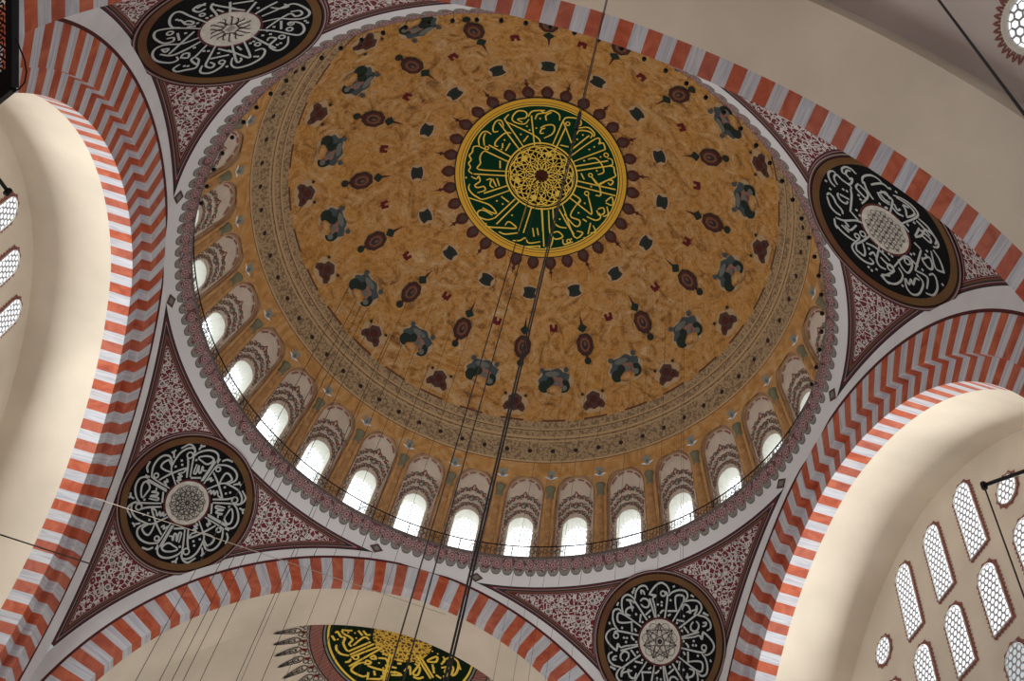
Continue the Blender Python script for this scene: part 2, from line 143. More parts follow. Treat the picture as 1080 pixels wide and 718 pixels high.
def stripes():
    m = new_mat('red_and_white_voussoirs', rough=0.6); k = NT(m); uv, u, v = k.uv()
    f = k.math('FRACT', k.math('ADD', u, 0.25)); red = k.math('LESS_THAN', f, 0.5)
    idx = k.math('FLOOR', k.math('MULTIPLY', k.math('ADD', u, 0.25), 2.0))
    wn = k.n('ShaderNodeTexWhiteNoise', noise_dimensions='1D', i_W=idx).outputs['Value']
    co = k.n('ShaderNodeTexCoord').outputs['Object']
    no = k.n('ShaderNodeTexNoise', i_Vector=co, i_Scale=1.6, i_Detail=7.0, i_Distortion=1.2).outputs['Fac']
    st = k.n('ShaderNodeMapping'); k.t.links.new(uv, st.inputs['Vector']); st.inputs['Scale'].default_value = (7, 0.5, 1)
    vein = k.n('ShaderNodeTexNoise', i_Vector=st.outputs[0], i_Scale=1.3, i_Detail=4.0, i_Distortion=0.8).outputs['Fac']
    rc = k.ramp(no, [(0.25, (0.33, 0.05, 0.02)), (0.5, (0.48, 0.10, 0.042)), (0.75, (0.60, 0.17, 0.08))])
    wc = k.ramp(vein, [(0.3, (0.40, 0.44, 0.53)), (0.5, (0.56, 0.60, 0.67)), (0.72, (0.70, 0.72, 0.76))])
    c = k.mix(red, wc, rc); c = k.mix(k.math('MULTIPLY', wn, 0.22), c, (0.3, 0.2, 0.2))
    k.color(c); return m
M['stripes'] = stripes()

def arabesque_color(k, uv, scale=2.1):
    v1 = k.n('ShaderNodeTexVoronoi', i_Vector=uv, i_Scale=scale, i_Randomness=0.55).outputs['Distance']
    nz = k.n('ShaderNodeTexNoise', i_Vector=uv, i_Scale=scale * 1.6, i_Detail=1.0).outputs['Color']
    v2 = k.n('ShaderNodeTexVoronoi', i_Vector=uv, i_Scale=scale * 2.9, i_Randomness=0.9).outputs['Distance']
    v3 = k.n('ShaderNodeTexVoronoi', feature='DISTANCE_TO_EDGE', i_Vector=uv, i_Scale=scale * 1.9, i_Randomness=1.0).outputs['Distance']
    MA = (0.15, 0.012, 0.022); WH = (0.56, 0.53, 0.52); BK = (0.03, 0.03, 0.032); GG = (0.17, 0.19, 0.18)
    big = k.ramp(v1, [(0.0, GG), (0.06, BK), (0.09, GG), (0.15, BK), (0.19, WH), (0.31, BK), (0.345, MA)], 'CONSTANT')
    small = k.ramp(v2, [(0.0, BK), (0.12, WH), (0.40, BK), (0.47, MA)], 'CONSTANT')
    line = k.ramp(v3, [(0.0, WH), (0.06, BK), (0.085, (0, 0, 0))], 'CONSTANT')
    c = k.mix(k.math('GREATER_THAN', v1, 0.38), big, small)
    sel = k.math('MULTIPLY', k.math('LESS_THAN', v3, 0.085), k.math('GREATER_THAN', v1, 0.27))
    return k.mix(sel, c, line)
def pendentive_mat():
    m = new_mat('arabesque_paint', rough=0.7); k = NT(m); uv, u, v = k.uv()
    a = k.n('ShaderNodeAttribute', attribute_name='edge').outputs['Fac']
    b = k.n('ShaderNodeAttribute', attribute_name='disc').outputs['Fac']
    MA = (0.10, 0.014, 0.02); DK = (0.02, 0.015, 0.02); GY = (0.36, 0.30, 0.31); BR = (0.13, 0.06, 0.03); WH = (0.5, 0.46, 0.44)
    edge = k.ramp(a, [(0.0, DK), (0.06, MA), (0.12, GY), (0.14, DK), (0.20, BR), (0.26, MA), (0.31, GY), (0.325, MA)], 'CONSTANT')
    ring = k.ramp(k.math('SUBTRACT', b, 2.5), [(0.0, MA), (0.5, MA), (0.56, GY), (0.60, MA)], 'CONSTANT')
    c = arabesque_color(k, uv, 2.3)
    c = k.mix(k.math('LESS_THAN', b, 3.17), c, ring)
    c = k.mix(k.math('LESS_THAN', a, 0.36), c, edge)
    k.color(c); return m
M['pendentive'] = pendentive_mat()

def frieze_mat():
    m = new_mat('cornice_paint', rough=0.7); k = NT(m); uv, u, v = k.uv()
    f = k.math('FRACT', u); tri = k.math('ABSOLUTE', k.math('SUBTRACT', f, 0.5))     # 0 at the tip
    low = k.math('ADD', 0.40, k.math('MULTIPLY', k.math('POWER', k.math('MULTIPLY', tri, 2.0), 3.2), 0.24))
    inside = k.math('GREATER_THAN', v, low)
    vb = k.n('ShaderNodeCombineXYZ'); k.t.links.new(k.math('MULTIPLY', u, 0.55), vb.inputs[0]); k.t.links.new(v, vb.inputs[1])
    vo = k.n('ShaderNodeTexVoronoi', i_Vector=vb.outputs[0], i_Scale=7.0).outputs['Distance']
    body = k.ramp(vo, [(0.0, (0.30, 0.18, 0.19)), (0.25, (0.13, 0.06, 0.07)), (0.42, (0.36, 0.31, 0.30)), (0.58, (0.13, 0.05, 0.06))], 'CONSTANT')
    tipc = k.mix(k.math('LESS_THAN', v, k.math('ADD', low, 0.05)), (0.21, 0.22, 0.20), (0.14, 0.13, 0.13))
    c = k.mix(k.math('LESS_THAN', v, k.math('ADD', low, 0.17)), body, tipc)
    dx = k.math('MULTIPLY', tri, 0.55); dy = k.math('MULTIPLY', k.math('SUBTRACT', v, 0.86), 1.1)
    d = k.math('SQRT', k.math('ADD', k.math('MULTIPLY', dx, dx), k.math('MULTIPLY', dy, dy)))
    circ = k.ramp(d, [(0.0, (0.12, 0.06, 0.08)), (0.05, (0.40, 0.24, 0.24)), (0.12, (0.15, 0.035, 0.05)), (0.16, (0.36, 0.28, 0.28))], 'CONSTANT')
    c = k.mix(k.math('LESS_THAN', d, 0.19), c, circ)
    c = k.mix(inside, (0.66, 0.68, 0.71), c)
    c = k.mix(k.math('GREATER_THAN', v, 1.12), c, (0.14, 0.12, 0.12))
    k.color(c); return m
M['frieze'] = frieze_mat()

def dome_mat():
    m = new_mat('ochre_dome_paint', rough=0.72); k = NT(m); uv, u, v = k.uv()
    co = k.n('ShaderNodeTexCoord').outputs['Object']
    n0 = k.n('ShaderNodeTexNoise', i_Vector=co, i_Scale=0.30, i_Detail=3.0, i_Distortion=1.0)
    n1 = k.n('ShaderNodeTexNoise', i_Vector=co, i_Scale=0.75, i_Detail=4.0, i_Distortion=3.0)
    n2 = k.n('ShaderNodeTexNoise', i_Vector=co, i_Scale=1.5, i_Detail=2.5, i_Distortion=2.2)
    base = k.ramp(n1.outputs['Fac'], [(0.28, (0.15, 0.065, 0.022)), (0.41, (0.38, 0.185, 0.05)), (0.50, (0.55, 0.29, 0.08)), (0.58, (0.50, 0.30, 0.125)), (0.70, (0.66, 0.45, 0.23))])
    base = k.mix(k.ramp(n0.outputs['Fac'], [(0.35, (0, 0, 0)), (0.65, (0.55, 0.55, 0.55))]), base, (0.58, 0.285, 0.055))
    base = k.mix(k.ramp(n2.outputs['Fac'], [(0.53, (0, 0, 0)), (0.56, (0.55, 0.55, 0.55)), (0.59, (0, 0, 0))]), base, (0.58, 0.44, 0.28))
    base = k.mix(k.ramp(n2.outputs['Fac'], [(0.40, (0, 0, 0)), (0.43, (0.55, 0.55, 0.55)), (0.46, (0, 0, 0))]), base, (0.12, 0.055, 0.025))
    # petal shaped folds in 32 sectors: pale ribs and brown scrolls
    f32 = k.math('ABSOLUTE', k.math('SUBTRACT', k.math('FRACT', k.math('DIVIDE', u, 22.5)), 0.5))
    # mouldings
    f64 = k.math('SUBTRACT', k.math('FRACT', k.math('ADD', k.math('DIVIDE', u, 5.625), 0.5)), 0.5)
    dx = k.math('MULTIPLY', f64, 1.2); dy = k.math('SUBTRACT', v, 15.26)
    d = k.math('SQRT', k.math('ADD', k.math('MULTIPLY', dx, dx), k.math('MULTIPLY', dy, dy)))
    pv = k.n('ShaderNodeCombineXYZ'); k.t.links.new(k.math('MULTIPLY', u, 0.22), pv.inputs[0]); k.t.links.new(v, pv.inputs[1])
    vo = k.n('ShaderNodeTexVoronoi', i_Vector=pv.outputs[0], i_Scale=8.0).outputs['Distance']
    tile = k.ramp(vo, [(0.0, (0.17, 0.12, 0.075)), (0.14, (0.46, 0.34, 0.20)), (0.46, (0.38, 0.275, 0.16)), (0.62, (0.24, 0.165, 0.095))], 'CONSTANT')
    tile = k.mix(k.math('LESS_THAN', d, 0.115), tile, (0.03, 0.015, 0.02))
    seg = k.math('GREATER_THAN', k.math('ABSOLUTE', k.math('SUBTRACT', k.math('FRACT', k.math('DIVIDE', u, 11.25)), 0.5)), 0.22)
    dash = k.mix(seg, base, (0.13, 0.05, 0.03))
    r = k.math('DIVIDE', k.math('SUBTRACT', v, 13.0), 5.0)
    def band(c, lo, hi, col):
        s_ = k.math('MULTIPLY', k.math('GREATER_THAN', v, lo), k.math('LESS_THAN', v, hi)); return k.mix(s_, c, col)
    c = base
    c = band(c, 13.55, 14.75, tile)
    c = band(c, 13.50, 13.60, dash)
    c = band(c, 13.98, 14.08, (0.52, 0.36, 0.19)); c = band(c, 14.08, 14.12, (0.10, 0.05, 0.03))
    c = band(c, 14.42, 14.56, (0.54, 0.38, 0.20)); c = band(c, 14.56, 14.60, (0.10, 0.05, 0.03))
    c = band(c, 14.72, 15.82, tile)
    c = band(c, 14.66, 14.74, (0.54, 0.39, 0.21))
    c = band(c, 15.80, 15.90, (0.56, 0.40, 0.22)); c = band(c, 15.90, 15.94, (0.12, 0.07, 0.04))
    c = band(c, 15.94, 18.0, k.ramp(n1.outputs['Fac'], [(0.35, (0.46, 0.235, 0.07)), (0.55, (0.60, 0.335, 0.12)), (0.7, (0.60, 0.41, 0.22))]))
    k.color(c)
    k.bump(n1.outputs['Fac'], 0.5, 0.12)
    return m
M['dome'] = dome_mat()

def ochre(name, c0, c1, sc=2.0):
    m = new_mat(name, rough=0.65); k = NT(m); co = k.n('ShaderNodeTexCoord').outputs['Object']
    no = k.n('ShaderNodeTexNoise', i_Vector=co, i_Scale=sc, i_Detail=5.0, i_Distortion=1.0).outputs['Fac']
    k.color(k.ramp(no, [(0.3, c0), (0.7, c1)])); return m
M['ochre'] = ochre('ochre_arcade', (0.50, 0.26, 0.08), (0.66, 0.41, 0.18))
M['column'] = ochre('ochre_column', (0.36, 0.18, 0.07), (0.60, 0.36, 0.17), 3.0)
M['niche'] = ochre('cream_niche', (0.64, 0.56, 0.47), (0.76, 0.68, 0.58), 0.8)
M['arch_trim'] = ochre('rose_tan_arch_line', (0.30, 0.12, 0.09), (0.50, 0.32, 0.20), 1.6)
def floral():
    m = new_mat('floral_window_surround', rough=0.7); k = NT(m); uv, u, v = k.uv()
    v1 = k.n('ShaderNodeTexVoronoi', i_Vector=uv, i_Scale=4.2, i_Randomness=0.6).outputs['Distance']
    v2 = k.n('ShaderNodeTexVoronoi', feature='DISTANCE_TO_EDGE', i_Vector=uv, i_Scale=6.5).outputs['Distance']
    BG = (0.52, 0.47, 0.40)
    c = k.ramp(v1, [(0.0, (0.30, 0.10, 0.09)), (0.16, (0.42, 0.36, 0.33)), (0.26, (0.13, 0.05, 0.06)), (0.36, (0.16, 0.18, 0.14)), (0.44, BG)], 'CONSTANT')
    sel = k.math('MULTIPLY', k.math('LESS_THAN', v2, 0.07), k.math('GREATER_THAN', v1, 0.4))
    k.color(k.mix(sel, c, (0.17, 0.13, 0.12))); return m
M['floral'] = floral()
M['fl_red'] = new_mat('faded_red_scroll', (0.20, 0.07, 0.07)); M['fl_green'] = new_mat('faded_green_scroll', (0.15, 0.16, 0.13)); M['fl_rose'] = new_mat('faded_rose_scroll', (0.36, 0.15, 0.12))
def braid():
    m = new_mat('red_white_braid', rough=0.7); k = NT(m); uv, u, v = k.uv()
    ch = k.n('ShaderNodeTexWave', i_Vector=uv, i_Scale=2.2, i_Distortion=0.0, bands_direction='DIAGONAL').outputs['Fac']
    k.color(k.ramp(ch, [(0.0, (0.28, 0.06, 0.05)), (0.5, (0.24, 0.05, 0.045)), (0.56, (0.55, 0.46, 0.38)), (0.8, (0.12, 0.05, 0.05))], 'CONSTANT')); return m
M['braid'] = braid()
def golddots():
    m = new_mat('gold_interlace_paint', rough=0.5); k = NT(m); uv, u, v = k.uv()
    v1 = k.n('ShaderNodeTexVoronoi', feature='DISTANCE_TO_EDGE', i_Vector=uv, i_Scale=5.0).outputs['Distance']
    k.color(k.ramp(v1, [(0.0, (0.80, 0.56, 0.07)), (0.07, (0.74, 0.44, 0.06)), (0.14, (0.10, 0.06, 0.012))], 'CONSTANT')); return m
M['golddots'] = golddots()
def rim_mat():
    m = new_mat('brown_gold_rim', rough=0.6); k = NT(m); co = k.n('ShaderNodeTexCoord').outputs['Object']
    no = k.n('ShaderNodeTexNoise', i_Vector=co, i_Scale=0.6).outputs['Fac']
    k.color(k.ramp(no, [(0.35, (0.10, 0.03, 0.010)), (0.6, (0.12, 0.06, 0.014))])); return m
M['rim'] = rim_mat()
M['rosette_bg'] = plaster('pale_rosette_ground', (0.56, 0.55, 0.50), 0.1, 4.0)
M['grout'] = new_mat('rosette_grey', (0.25, 0.25, 0.24))
def carpet():
    m = new_mat('red_carpet', rough=0.9); k = NT(m); co = k.n('ShaderNodeTexCoord').outputs['Object']
    br = k.n('ShaderNodeTexBrick', i_Vector=co, i_Scale=0.8); br.inputs['Color1'].default_value = (0.30, 0.07, 0.06, 1); br.inputs['Color2'].default_value = (0.26, 0.06, 0.05, 1); br.inputs['Mortar'].default_value = (0.45, 0.33, 0.2, 1)
    k.color(br.outputs['Color']); return m
M['carpet'] = carpet()

# ---------------------------------------------------------------- mesh helpers
def mesh_obj(name, verts, faces, mats, parent=None, mi=None, uv=None, attrs=None, smooth=False):
    me = bpy.data.meshes.new(name)
    me.from_pydata([tuple(float(c) for c in v) for v in verts], [], [tuple(int(i) for i in f) for f in faces])
    for m in (mats if isinstance(mats, (list, tuple)) else [mats]): me.materials.append(M[m] if isinstance(m, str) else m)
    if mi is not None: me.polygons.foreach_set('material_index', [int(i) for i in mi])
    if uv is not None:
        l = me.uv_layers.new(name='UVMap'); vi = np.zeros(len(me.loops), int); me.loops.foreach_get('vertex_index', vi)
        u = np.asarray(uv, float); 
        if len(u) == len(verts): u = u[vi]
        l.data.foreach_set('uv', u.ravel())
    for k_, v_ in (attrs or {}).items():
        a = me.attributes.new(k_, 'FLOAT', 'POINT'); a.data.foreach_set('value', [float(x) for x in v_])
    if smooth: me.polygons.foreach_set('use_smooth', [True] * len(me.polygons))
    me.update(); o = bpy.data.objects.new(name, me); COL.objects.link(o)
    if parent is not None: o.parent = parent; o.matrix_parent_inverse = Matrix.Identity(4); o.location = -Vector(parent.location) if False else (0, 0, 0)
    return o
def thing(name, label, cat, group=None, loc=(0, 0, 0)):
    o = bpy.data.objects.new(name, None); COL.objects.link(o); o.location = loc; o.empty_display_size = 0.3
    o['label'] = label; o['category'] = cat
    if group: o['group'] = group
    return o
def tag(o, label, cat, group=None):
    o['label'] = label; o['category'] = cat
    if group: o['group'] = group
    return o
def structure(o): o['kind'] = 'structure'; return o
def child_at(o, parent): o.parent = parent; return o

def grid(P, closed=False):
    """P: array rows x cols x 3 -> verts, quads"""
    n, m = P.shape[:2]; V = P.reshape(-1, 3); F = []
    for i in range(n - 1):
        for j in range(m if closed else m - 1):
            a = i * m + j; b = i * m + (j + 1) % m; F.append((a, b, b + m, a + m))
    return V, F
def strip(name, A, Bp, mat, parent=None, ua=None, va=(0, 1), sub=1, smooth=True):
    """surface between two curves of equal length"""
    A = np.asarray(A, float); Bp = np.asarray(Bp, float)
    rows = [A + (Bp - A) * (t / sub) for t in range(sub + 1)]
    V, F = grid(np.array(rows)); uv = None
    if ua is not None: uv = [(ua[j], va[0] + (va[1] - va[0]) * i / sub) for i in range(sub + 1) for j in range(len(A))]
    return mesh_obj(name, V, F, mat, parent, uv=uv, smooth=smooth)
def tube(pts, r, seg=6):
    pts = [Vector(p) for p in pts]; V = []; F = []
    for i, p in enumerate(pts):
        t = (pts[min(i + 1, len(pts) - 1)] - pts[max(i - 1, 0)]).normalized()
        up = Vector((0, 0, 1)) if abs(t.z) < 0.95 else Vector((1, 0, 0))
        a = t.cross(up).normalized(); b = t.cross(a).normalized()
        for s in range(seg): V.append(p + (a * math.cos(2 * PI * s / seg) + b * math.sin(2 * PI * s / seg)) * r)
    for i in range(len(pts) - 1):
        for s in range(seg): F.append((i * seg + s, i * seg + (s + 1) % seg, (i + 1) * seg + (s + 1) % seg, (i + 1) * seg + s))
    F.append(tuple(range(seg))[::-1]); F.append(tuple((len(pts) - 1) * seg + s for s in range(seg)))
    return V, F
class Bag:
    def __init__(s): s.V = []; s.F = []; s.MI = []
    def add(s, V, F, mi=0):
        o = len(s.V); s.V += [tuple(v) for v in V]; s.F += [tuple(i + o for i in f) for f in F]; s.MI += [mi] * len(F)
    def box(s, c, ax, ay, az, mi=0):
        c, ax, ay, az = (np.asarray(q, float) for q in (c, ax, ay, az))
        V = [c + i * ax + j * ay + k_ * az for k_ in (-1, 1) for j in (-1, 1) for i in (-1, 1)]
        s.add(V, [(0, 1, 3, 2), (4, 6, 7, 5), (0, 4, 5, 1), (2, 3, 7, 6), (0, 2, 6, 4), (1, 5, 7, 3)], mi)
    def build(s, name, mats, parent=None, smooth=False): return mesh_obj(name, s.V, s.F, mats, parent, mi=s.MI, smooth=smooth)

# mapping of flat painting onto a sphere
def sphere_frame(C, P):
    n = (P - C) / np.linalg.norm(P - C); e1 = np.cross([0, 0, 1.0], n); e1 /= np.linalg.norm(e1); return n, e1, np.cross(n, e1)
def azimuthal(C, R, P):
    n, e1, e2 = sphere_frame(C, P)
    def f(x, y, off=0.0):
        d = math.hypot(x, y)
        if d < 1e-9: return C + (R - off) * n
        a = d / R; return C + (R - off) * (math.cos(a) * n + math.sin(a) * (e1 * x + e2 * y) / d)
    return f
def plan_map(C, R, cx=0.0, cy=0.0, ymin=None):
    def f(x, y, off=0.0):
        X = x + cx; Y = y + cy
        if ymin is not None: Y = max(Y, ymin)
        r = R - off; dx = X - C[0]; dy = Y - C[1]; return np.array([X, Y, C[2] + math.sqrt(max(r * r - dx * dx - dy * dy, 0.01))])
    return f
def catmull(p, n=4):
    p = [np.asarray(q, float) for q in p]
    if len(p) < 3: return p
    closed = np.linalg.norm(p[0] - p[-1]) < 0.03; out = []
    for i in range(len(p) - 1):
        a = p[i - 1] if i > 0 else (p[-2] if closed else p[0]); b, c = p[i], p[i + 1]
        d = p[i + 2] if i + 2 < len(p) else (p[1] if closed else p[-1])
        for t in range(n):
            t /= n; out.append(0.5 * ((2 * b) + (c - a) * t + (2 * a - 5 * b + 4 * c - d) * t * t + (3 * b - a - 3 * c + d) * t ** 3))
    out.append(p[-1]); return out
def ribbon(bag, f, pts, w, off=0.03, mi=0, taper=True):
    n = len(pts); V = []
    for i, p in enumerate(pts):
        t = pts[min(i + 1, n - 1)] - pts[max(i - 1, 0)]; l = np.linalg.norm(t); t = t / l if l > 1e-9 else np.array([1, 0.])
        nn = np.array([-t[1], t[0]]); ww = w / 2
        if taper: ww *= 0.55 + 0.45 * math.sin(PI * (i + 0.6) / (n + 0.2)) ** 0.5
        V += [f(*(p + nn * ww), off), f(*(p - nn * ww), off)]
    bag.add(V, [(2 * i, 2 * i + 1, 2 * i + 3, 2 * i + 2) for i in range(n - 1)], mi)
def circle_pts(cx, cy, r, n=20): return [np.array([cx + r * math.cos(2 * PI * i / n), cy + r * math.sin(2 * PI * i / n)]) for i in range(n + 1)]
def strokes(name, key, f, w, mat, parent, off=0.03, dot=0.055, ymin=None):
    bag = Bag()
    for s_ in STROKES[key].split(';'):
        t = s_.split(); v = [int(x) / 100 for x in t[1:]]
        if t[0] == 'l':
            p = [np.array(v[i:i + 2]) for i in range(0, len(v), 2)]
            if ymin is not None and min(q[1] for q in p) < ymin - 0.15: continue
            ribbon(bag, f, catmull(p), w, off)
        elif t[0] == 'c': ribbon(bag, f, circle_pts(v[0], v[1], max(v[2], 0.05), 14), w * 0.8, off, taper=False)
        else:
            for i in range(0, len(v), 2):
                x, y = v[i], v[i + 1]; bag.add([f(x + dot, y, off), f(x, y + dot, off), f(x - dot, y, off), f(x, y - dot, off)], [(0, 1, 2, 3)])
    return bag.build(name, mat, parent)
def rings(name, f, radii, mats, parent, off=0.02, seg=96, uvs=None, lift=None):
    """concentric painted rings, radii r0<r1.. ; one material per ring"""
    V = []; F = []; MI = []; UV = []
    rr = []
    for a, b in zip(radii[:-1], radii[1:]):
        k_ = max(1, int((b - a) / 0.3)); rr += [(a + (b - a) * i / k_) for i in range(k_)]
    rr.append(radii[-1])
    for r in rr:
        o2 = off + (lift(r) if lift else 0)
        for j in range(seg):
            t = 2 * PI * j / seg; V.append(f(max(r, 1e-4) * math.cos(t), max(r, 1e-4) * math.sin(t), o2)); UV.append((r * math.cos(t), r * math.sin(t)))
    for i in range(len(rr) - 1):
        mid = (rr[i] + rr[i + 1]) / 2; mi = max(q for q in range(len(radii) - 1) if radii[q] <= mid)
        for j in range(seg):
            a = i * seg + j; b = i * seg + (j + 1) % seg; F.append((a, b, b + seg, a + seg)); MI.append(mi)
    return mesh_obj(name, V, F, mats, parent, mi=MI, uv=UV, smooth=True)

def ray(x, y):
    d = np.array([(x - 540) / 1059.4306, -(y - 359) / 1059.4306, -1.0]) @ CAM_AXES; return d / np.linalg.norm(d)
# ---------------------------------------------------------------- arch curves
def arch_curve(A, dr, plane, axis, side, n=72, down=7.0):
    """points of a slightly pointed arch of radius A.r-dr in the plane axis=side*plane; returns pts, angle parameter in degrees"""
    r = A['r'] - dr; e = A['e']; zc = A['zc']; a_top = math.acos(e / r); pts = []; ang = []
    half = [(-e + r * math.cos(a), zc + r * math.sin(a)) for a in np.linspace(0, a_top, n)]
    low = [(r - e, zc - h) for h in np.linspace(down, 0, 10)[:-1]]
    right = low + half; prof = right + [(-u, z) for u, z in right[-2::-1]]
    for u, z in prof:
        a = math.degrees(math.atan2(z - zc, u)) if z >= zc else (-(zc - z) / r * 57.3 if u > 0 else 180 + (zc - z) / r * 57.3)
        ang.append(a); pts.append((u, side * plane, z) if axis == 'y' else (side * plane, u, z))
    return np.array(pts), np.array(ang)

# ================================================================= FLOOR
structure(mesh_obj('floor', [(-32, -34, -34.7), (32, -34, -34.7), (32, 34, -34.7), (-32, 34, -34.7)], [(0, 1, 2, 3)], 'carpet'))

# ================================================================= DOME
def dome_pt(az, s, off=0.0):
    a = s / DR; return DC + (DR - off) * np.array([math.sin(a) * math.cos(az), math.sin(a) * math.sin(az), math.cos(a)])
S_TOP = 16.75                                      # arc distance where the arcade begins
NS = 256
sv = list(np.linspace(0.02, 13.0, 40)) + list(np.linspace(13.3, S_TOP, 16))
P = np.array([[dome_pt(2 * PI * j / NS, s) for j in range(NS + 1)] for s in sv])
V, F = grid(P)
uv = [(360.0 * j / NS, s) for s in sv for j in range(NS + 1)]
ceiling = structure(mesh_obj('ceiling', V, F, 'dome', uv=uv, smooth=True))

# painted ornaments on the dome, laid out around a point at azimuth 0 and turned into place
def ornament(name, s0, polys, mats, mat_off=0.02):
    """polys: list of (points (x tangential, y towards the rim), material index)"""
    bag = Bag()
    for k_, (pts, mi) in enumerate(polys):
        off = mat_off + 0.012 * k_; V = []
        for x, y in pts:
            s = s0 + y; az = x / (DR * math.sin(s / DR)); V.append(dome_pt(az, s, off))
        bag.add(V, [tuple(range(len(V)))], mi)
    me = mesh_obj(name, bag.V, bag.F, mats, ceiling, mi=bag.MI)
    return me
def repeat(o, angles):
    for i, a in enumerate(angles):
        c = o if i == 0 else o.copy()
        if i: COL.objects.link(c); c.parent = ceiling
        c.rotation_euler = (0, 0, rad(a))
def blob(cx, cy, rx, ry, n=16, lobes=0, amp=0.0, ph=0.0, a0=0, a1=360):
    return [(cx + rx * (1 + amp * math.cos(lobes * t + ph)) * math.cos(t), cy + ry * (1 + amp * math.cos(lobes * t + ph)) * math.sin(t)) for t in np.radians(np.linspace(a0, a1, n, endpoint=(a1 - a0) < 359))]
odd = [11.25 * (2 * k_ + 1) for k_ in range(16)]; even = [22.5 * k_ for k_ in range(16)]
hexa = lambda w_, h, y=0.0: [(-w_ * .45, y - h), (w_ * .45, y - h), (w_, y - h * .45), (w_, y + h * .45), (w_ * .45, y + h), (-w_ * .45, y + h), (-w_, y + h * .45), (-w_, y - h * .45)]
repeat(ornament('painted_lantern', 9.55, [
    ([(-.08, -1.0), (0, -1.75), (.08, -1.0)], 0), ([(0, -1.2), (.15, -1.05), (.27, -.92), (.15, -.78), (0, -.66), (-.15, -.78), (-.27, -.92), (-.15, -1.05)], 1),
    (blob(0, .9, .19, .2, 12), 1), ([(-.1, .5), (.1, .5), (.06, .8), (-.06, .8)], 0), (hexa(.44, .60), 2), (hexa(.37, .52), 0), (hexa(.26, .38), 3), (blob(0, .02, .16, .26, 14), 2), (blob(-.02, -.04, .07, .14, 10), 3)],
    ['p_maroon', 'p_green', 'ink', 'p_brown']), odd)
repeat(ornament('painted_red_bud', 8.47, [([(-.22, -.2), (-.07, -.22), (-.03, .16), (-.2, .2)], 0), ([(.22, -.2), (.07, -.22), (.03, .16), (.2, .2)], 0), ([(-.1, -.02), (.1, -.02), (.06, .22), (-.06, .22)], 0)], ['p_red']), even)
repeat(ornament('painted_green_cartouche', 6.56, [(blob(0, 0, .48, .42, 16), 1), ([(-.36, -.24), (-.12, -.32), (.12, -.32), (.36, -.24), (.28, 0), (.36, .24), (.12, .32), (-.12, .32), (-.36, .24), (-.28, 0)], 2), ([(-.24, -.14), (0, -.2), (.24, -.14), (.2, .14), (0, .2), (-.2, .14)], 0)], ['p_green', 'p_cream', 'ink']), odd)
repeat(ornament('painted_bouquet', 11.4, [
    (blob(0, .02, .98, .80, 28, 6, .06), 5), (blob(0, -.05, .84, .66, 28, 7, .09), 1), (blob(-.52, .28, .34, .36, 12), 0), (blob(.54, .28, .34, .34, 12), 0), (blob(-.1, .05, .40, .34, 14, 5, .15), 3),
    (blob(0, .5, .42, .28, 14), 4), (blob(.22, -.02, .22, .24, 10), 0), (blob(-.55, .38, .16, .16, 10), 2), (blob(.1, -.42, .40, .16, 10), 6), (blob(-.66, -.62, .13, .15, 8), 1), (blob(.66, -.62, .13, .15, 8), 1), (blob(-.16, .1, .16, .14, 8), 2)],
    ['p_green', 'p_blue', 'p_bluegrey', 'p_pink', 'dome', 'p_cream', 'p_bluegrey']), even)
repeat(ornament('painted_shield', 12.68, [
    (blob(0, .02, .72, .64, 24, 5, .10, 1.57), 1), ([(0, -.58), (.18, -.48), (.38, -.36), (.36, -.12), (.52, .02), (.62, .26), (.50, .46), (.24, .34), (0, .44), (-.24, .34), (-.50, .46), (-.62, .26), (-.52, .02), (-.36, -.12), (-.38, -.36), (-.18, -.48)], 0),
    (blob(0, -.12, .22, .22, 12), 2), (blob(.3, .16, .16, .12, 10), 2), (blob(-.3, .16, .16, .12, 10), 2), (blob(-.56, -.46, .09, .09, 8), 3), (blob(.56, -.46, .09, .09, 8), 3)],
    ['p_grey', 'p_cream', 'p_maroon', 'ink']), odd)
petal = [(-.16, -.2), (-.30, .02), (-.32, .22), (-.2, .42), (-.05, .52), (.05, .52), (.2, .42), (.32, .22), (.30, .02), (.16, -.2)]
repeat(ornament('painted_petal', 4.75, [(petal, 0), ([(-.12, -.1), (-.2, .1), (0, .36), (.2, .1), (.12, -.1)], 1)], ['p_maroon', 'p_grey']), [11.25 * k_ for k_ in range(32)])
repeat(ornament('painted_petal_spike', 5.3, [([(-.07, -.06), (0, .52), (.07, -.06)], 0), (blob(0, .12, .12, .07, 8), 0)], ['p_maroon']), even)

# ---- arcade of niches with windows, one bay repeated 32 times
BAY = rad(11.25)
def niche_prof(hw, z0, zs, n=14):
    """outline in (metres across, height) from bottom left over the arch to bottom right"""
    return [(-hw, z0), (-hw, (z0 + zs) / 2)] + [(-hw * math.cos(t), zs + hw * math.sin(t)) for t in np.linspace(0, PI, n)] + [(hw, (z0 + zs) / 2), (hw, z0)]
def sph_at(az, z, R=DR):
    z = max(z, DC[2]) if False else z
    r = math.sqrt(R * R - (z - DC[2]) ** 2); return np.array([r * math.cos(az), r * math.sin(az), z])
RM = 13.6                                          # radius used to turn metres into angle
HW = 1.03; ZB = 1.3; ZS = 6.62                     # niche half width, foot, springing
WH_ = 0.60; WB = 1.9; WS = 4.76                    # window
z_top = DC[2] + DR * math.cos(S_TOP / DR)
outer = [(-BAY / 2 * RM, z) for z in (ZB, (ZB + ZS) / 2)]
n_o = niche_prof(HW, ZB, ZS)
H_ = BAY / 2 * RM
frame_out = []
for (x, z) in n_o:
    if z <= ZS + 1e-6: frame_out.append((math.copysign(H_, x), z))
    else:
        t = math.atan2(z - ZS, x); s_ = max(abs(math.cos(t)) / H_, math.sin(t) / (z_top - ZS)); frame_out.append((math.cos(t) / s_, ZS + math.sin(t) / s_))
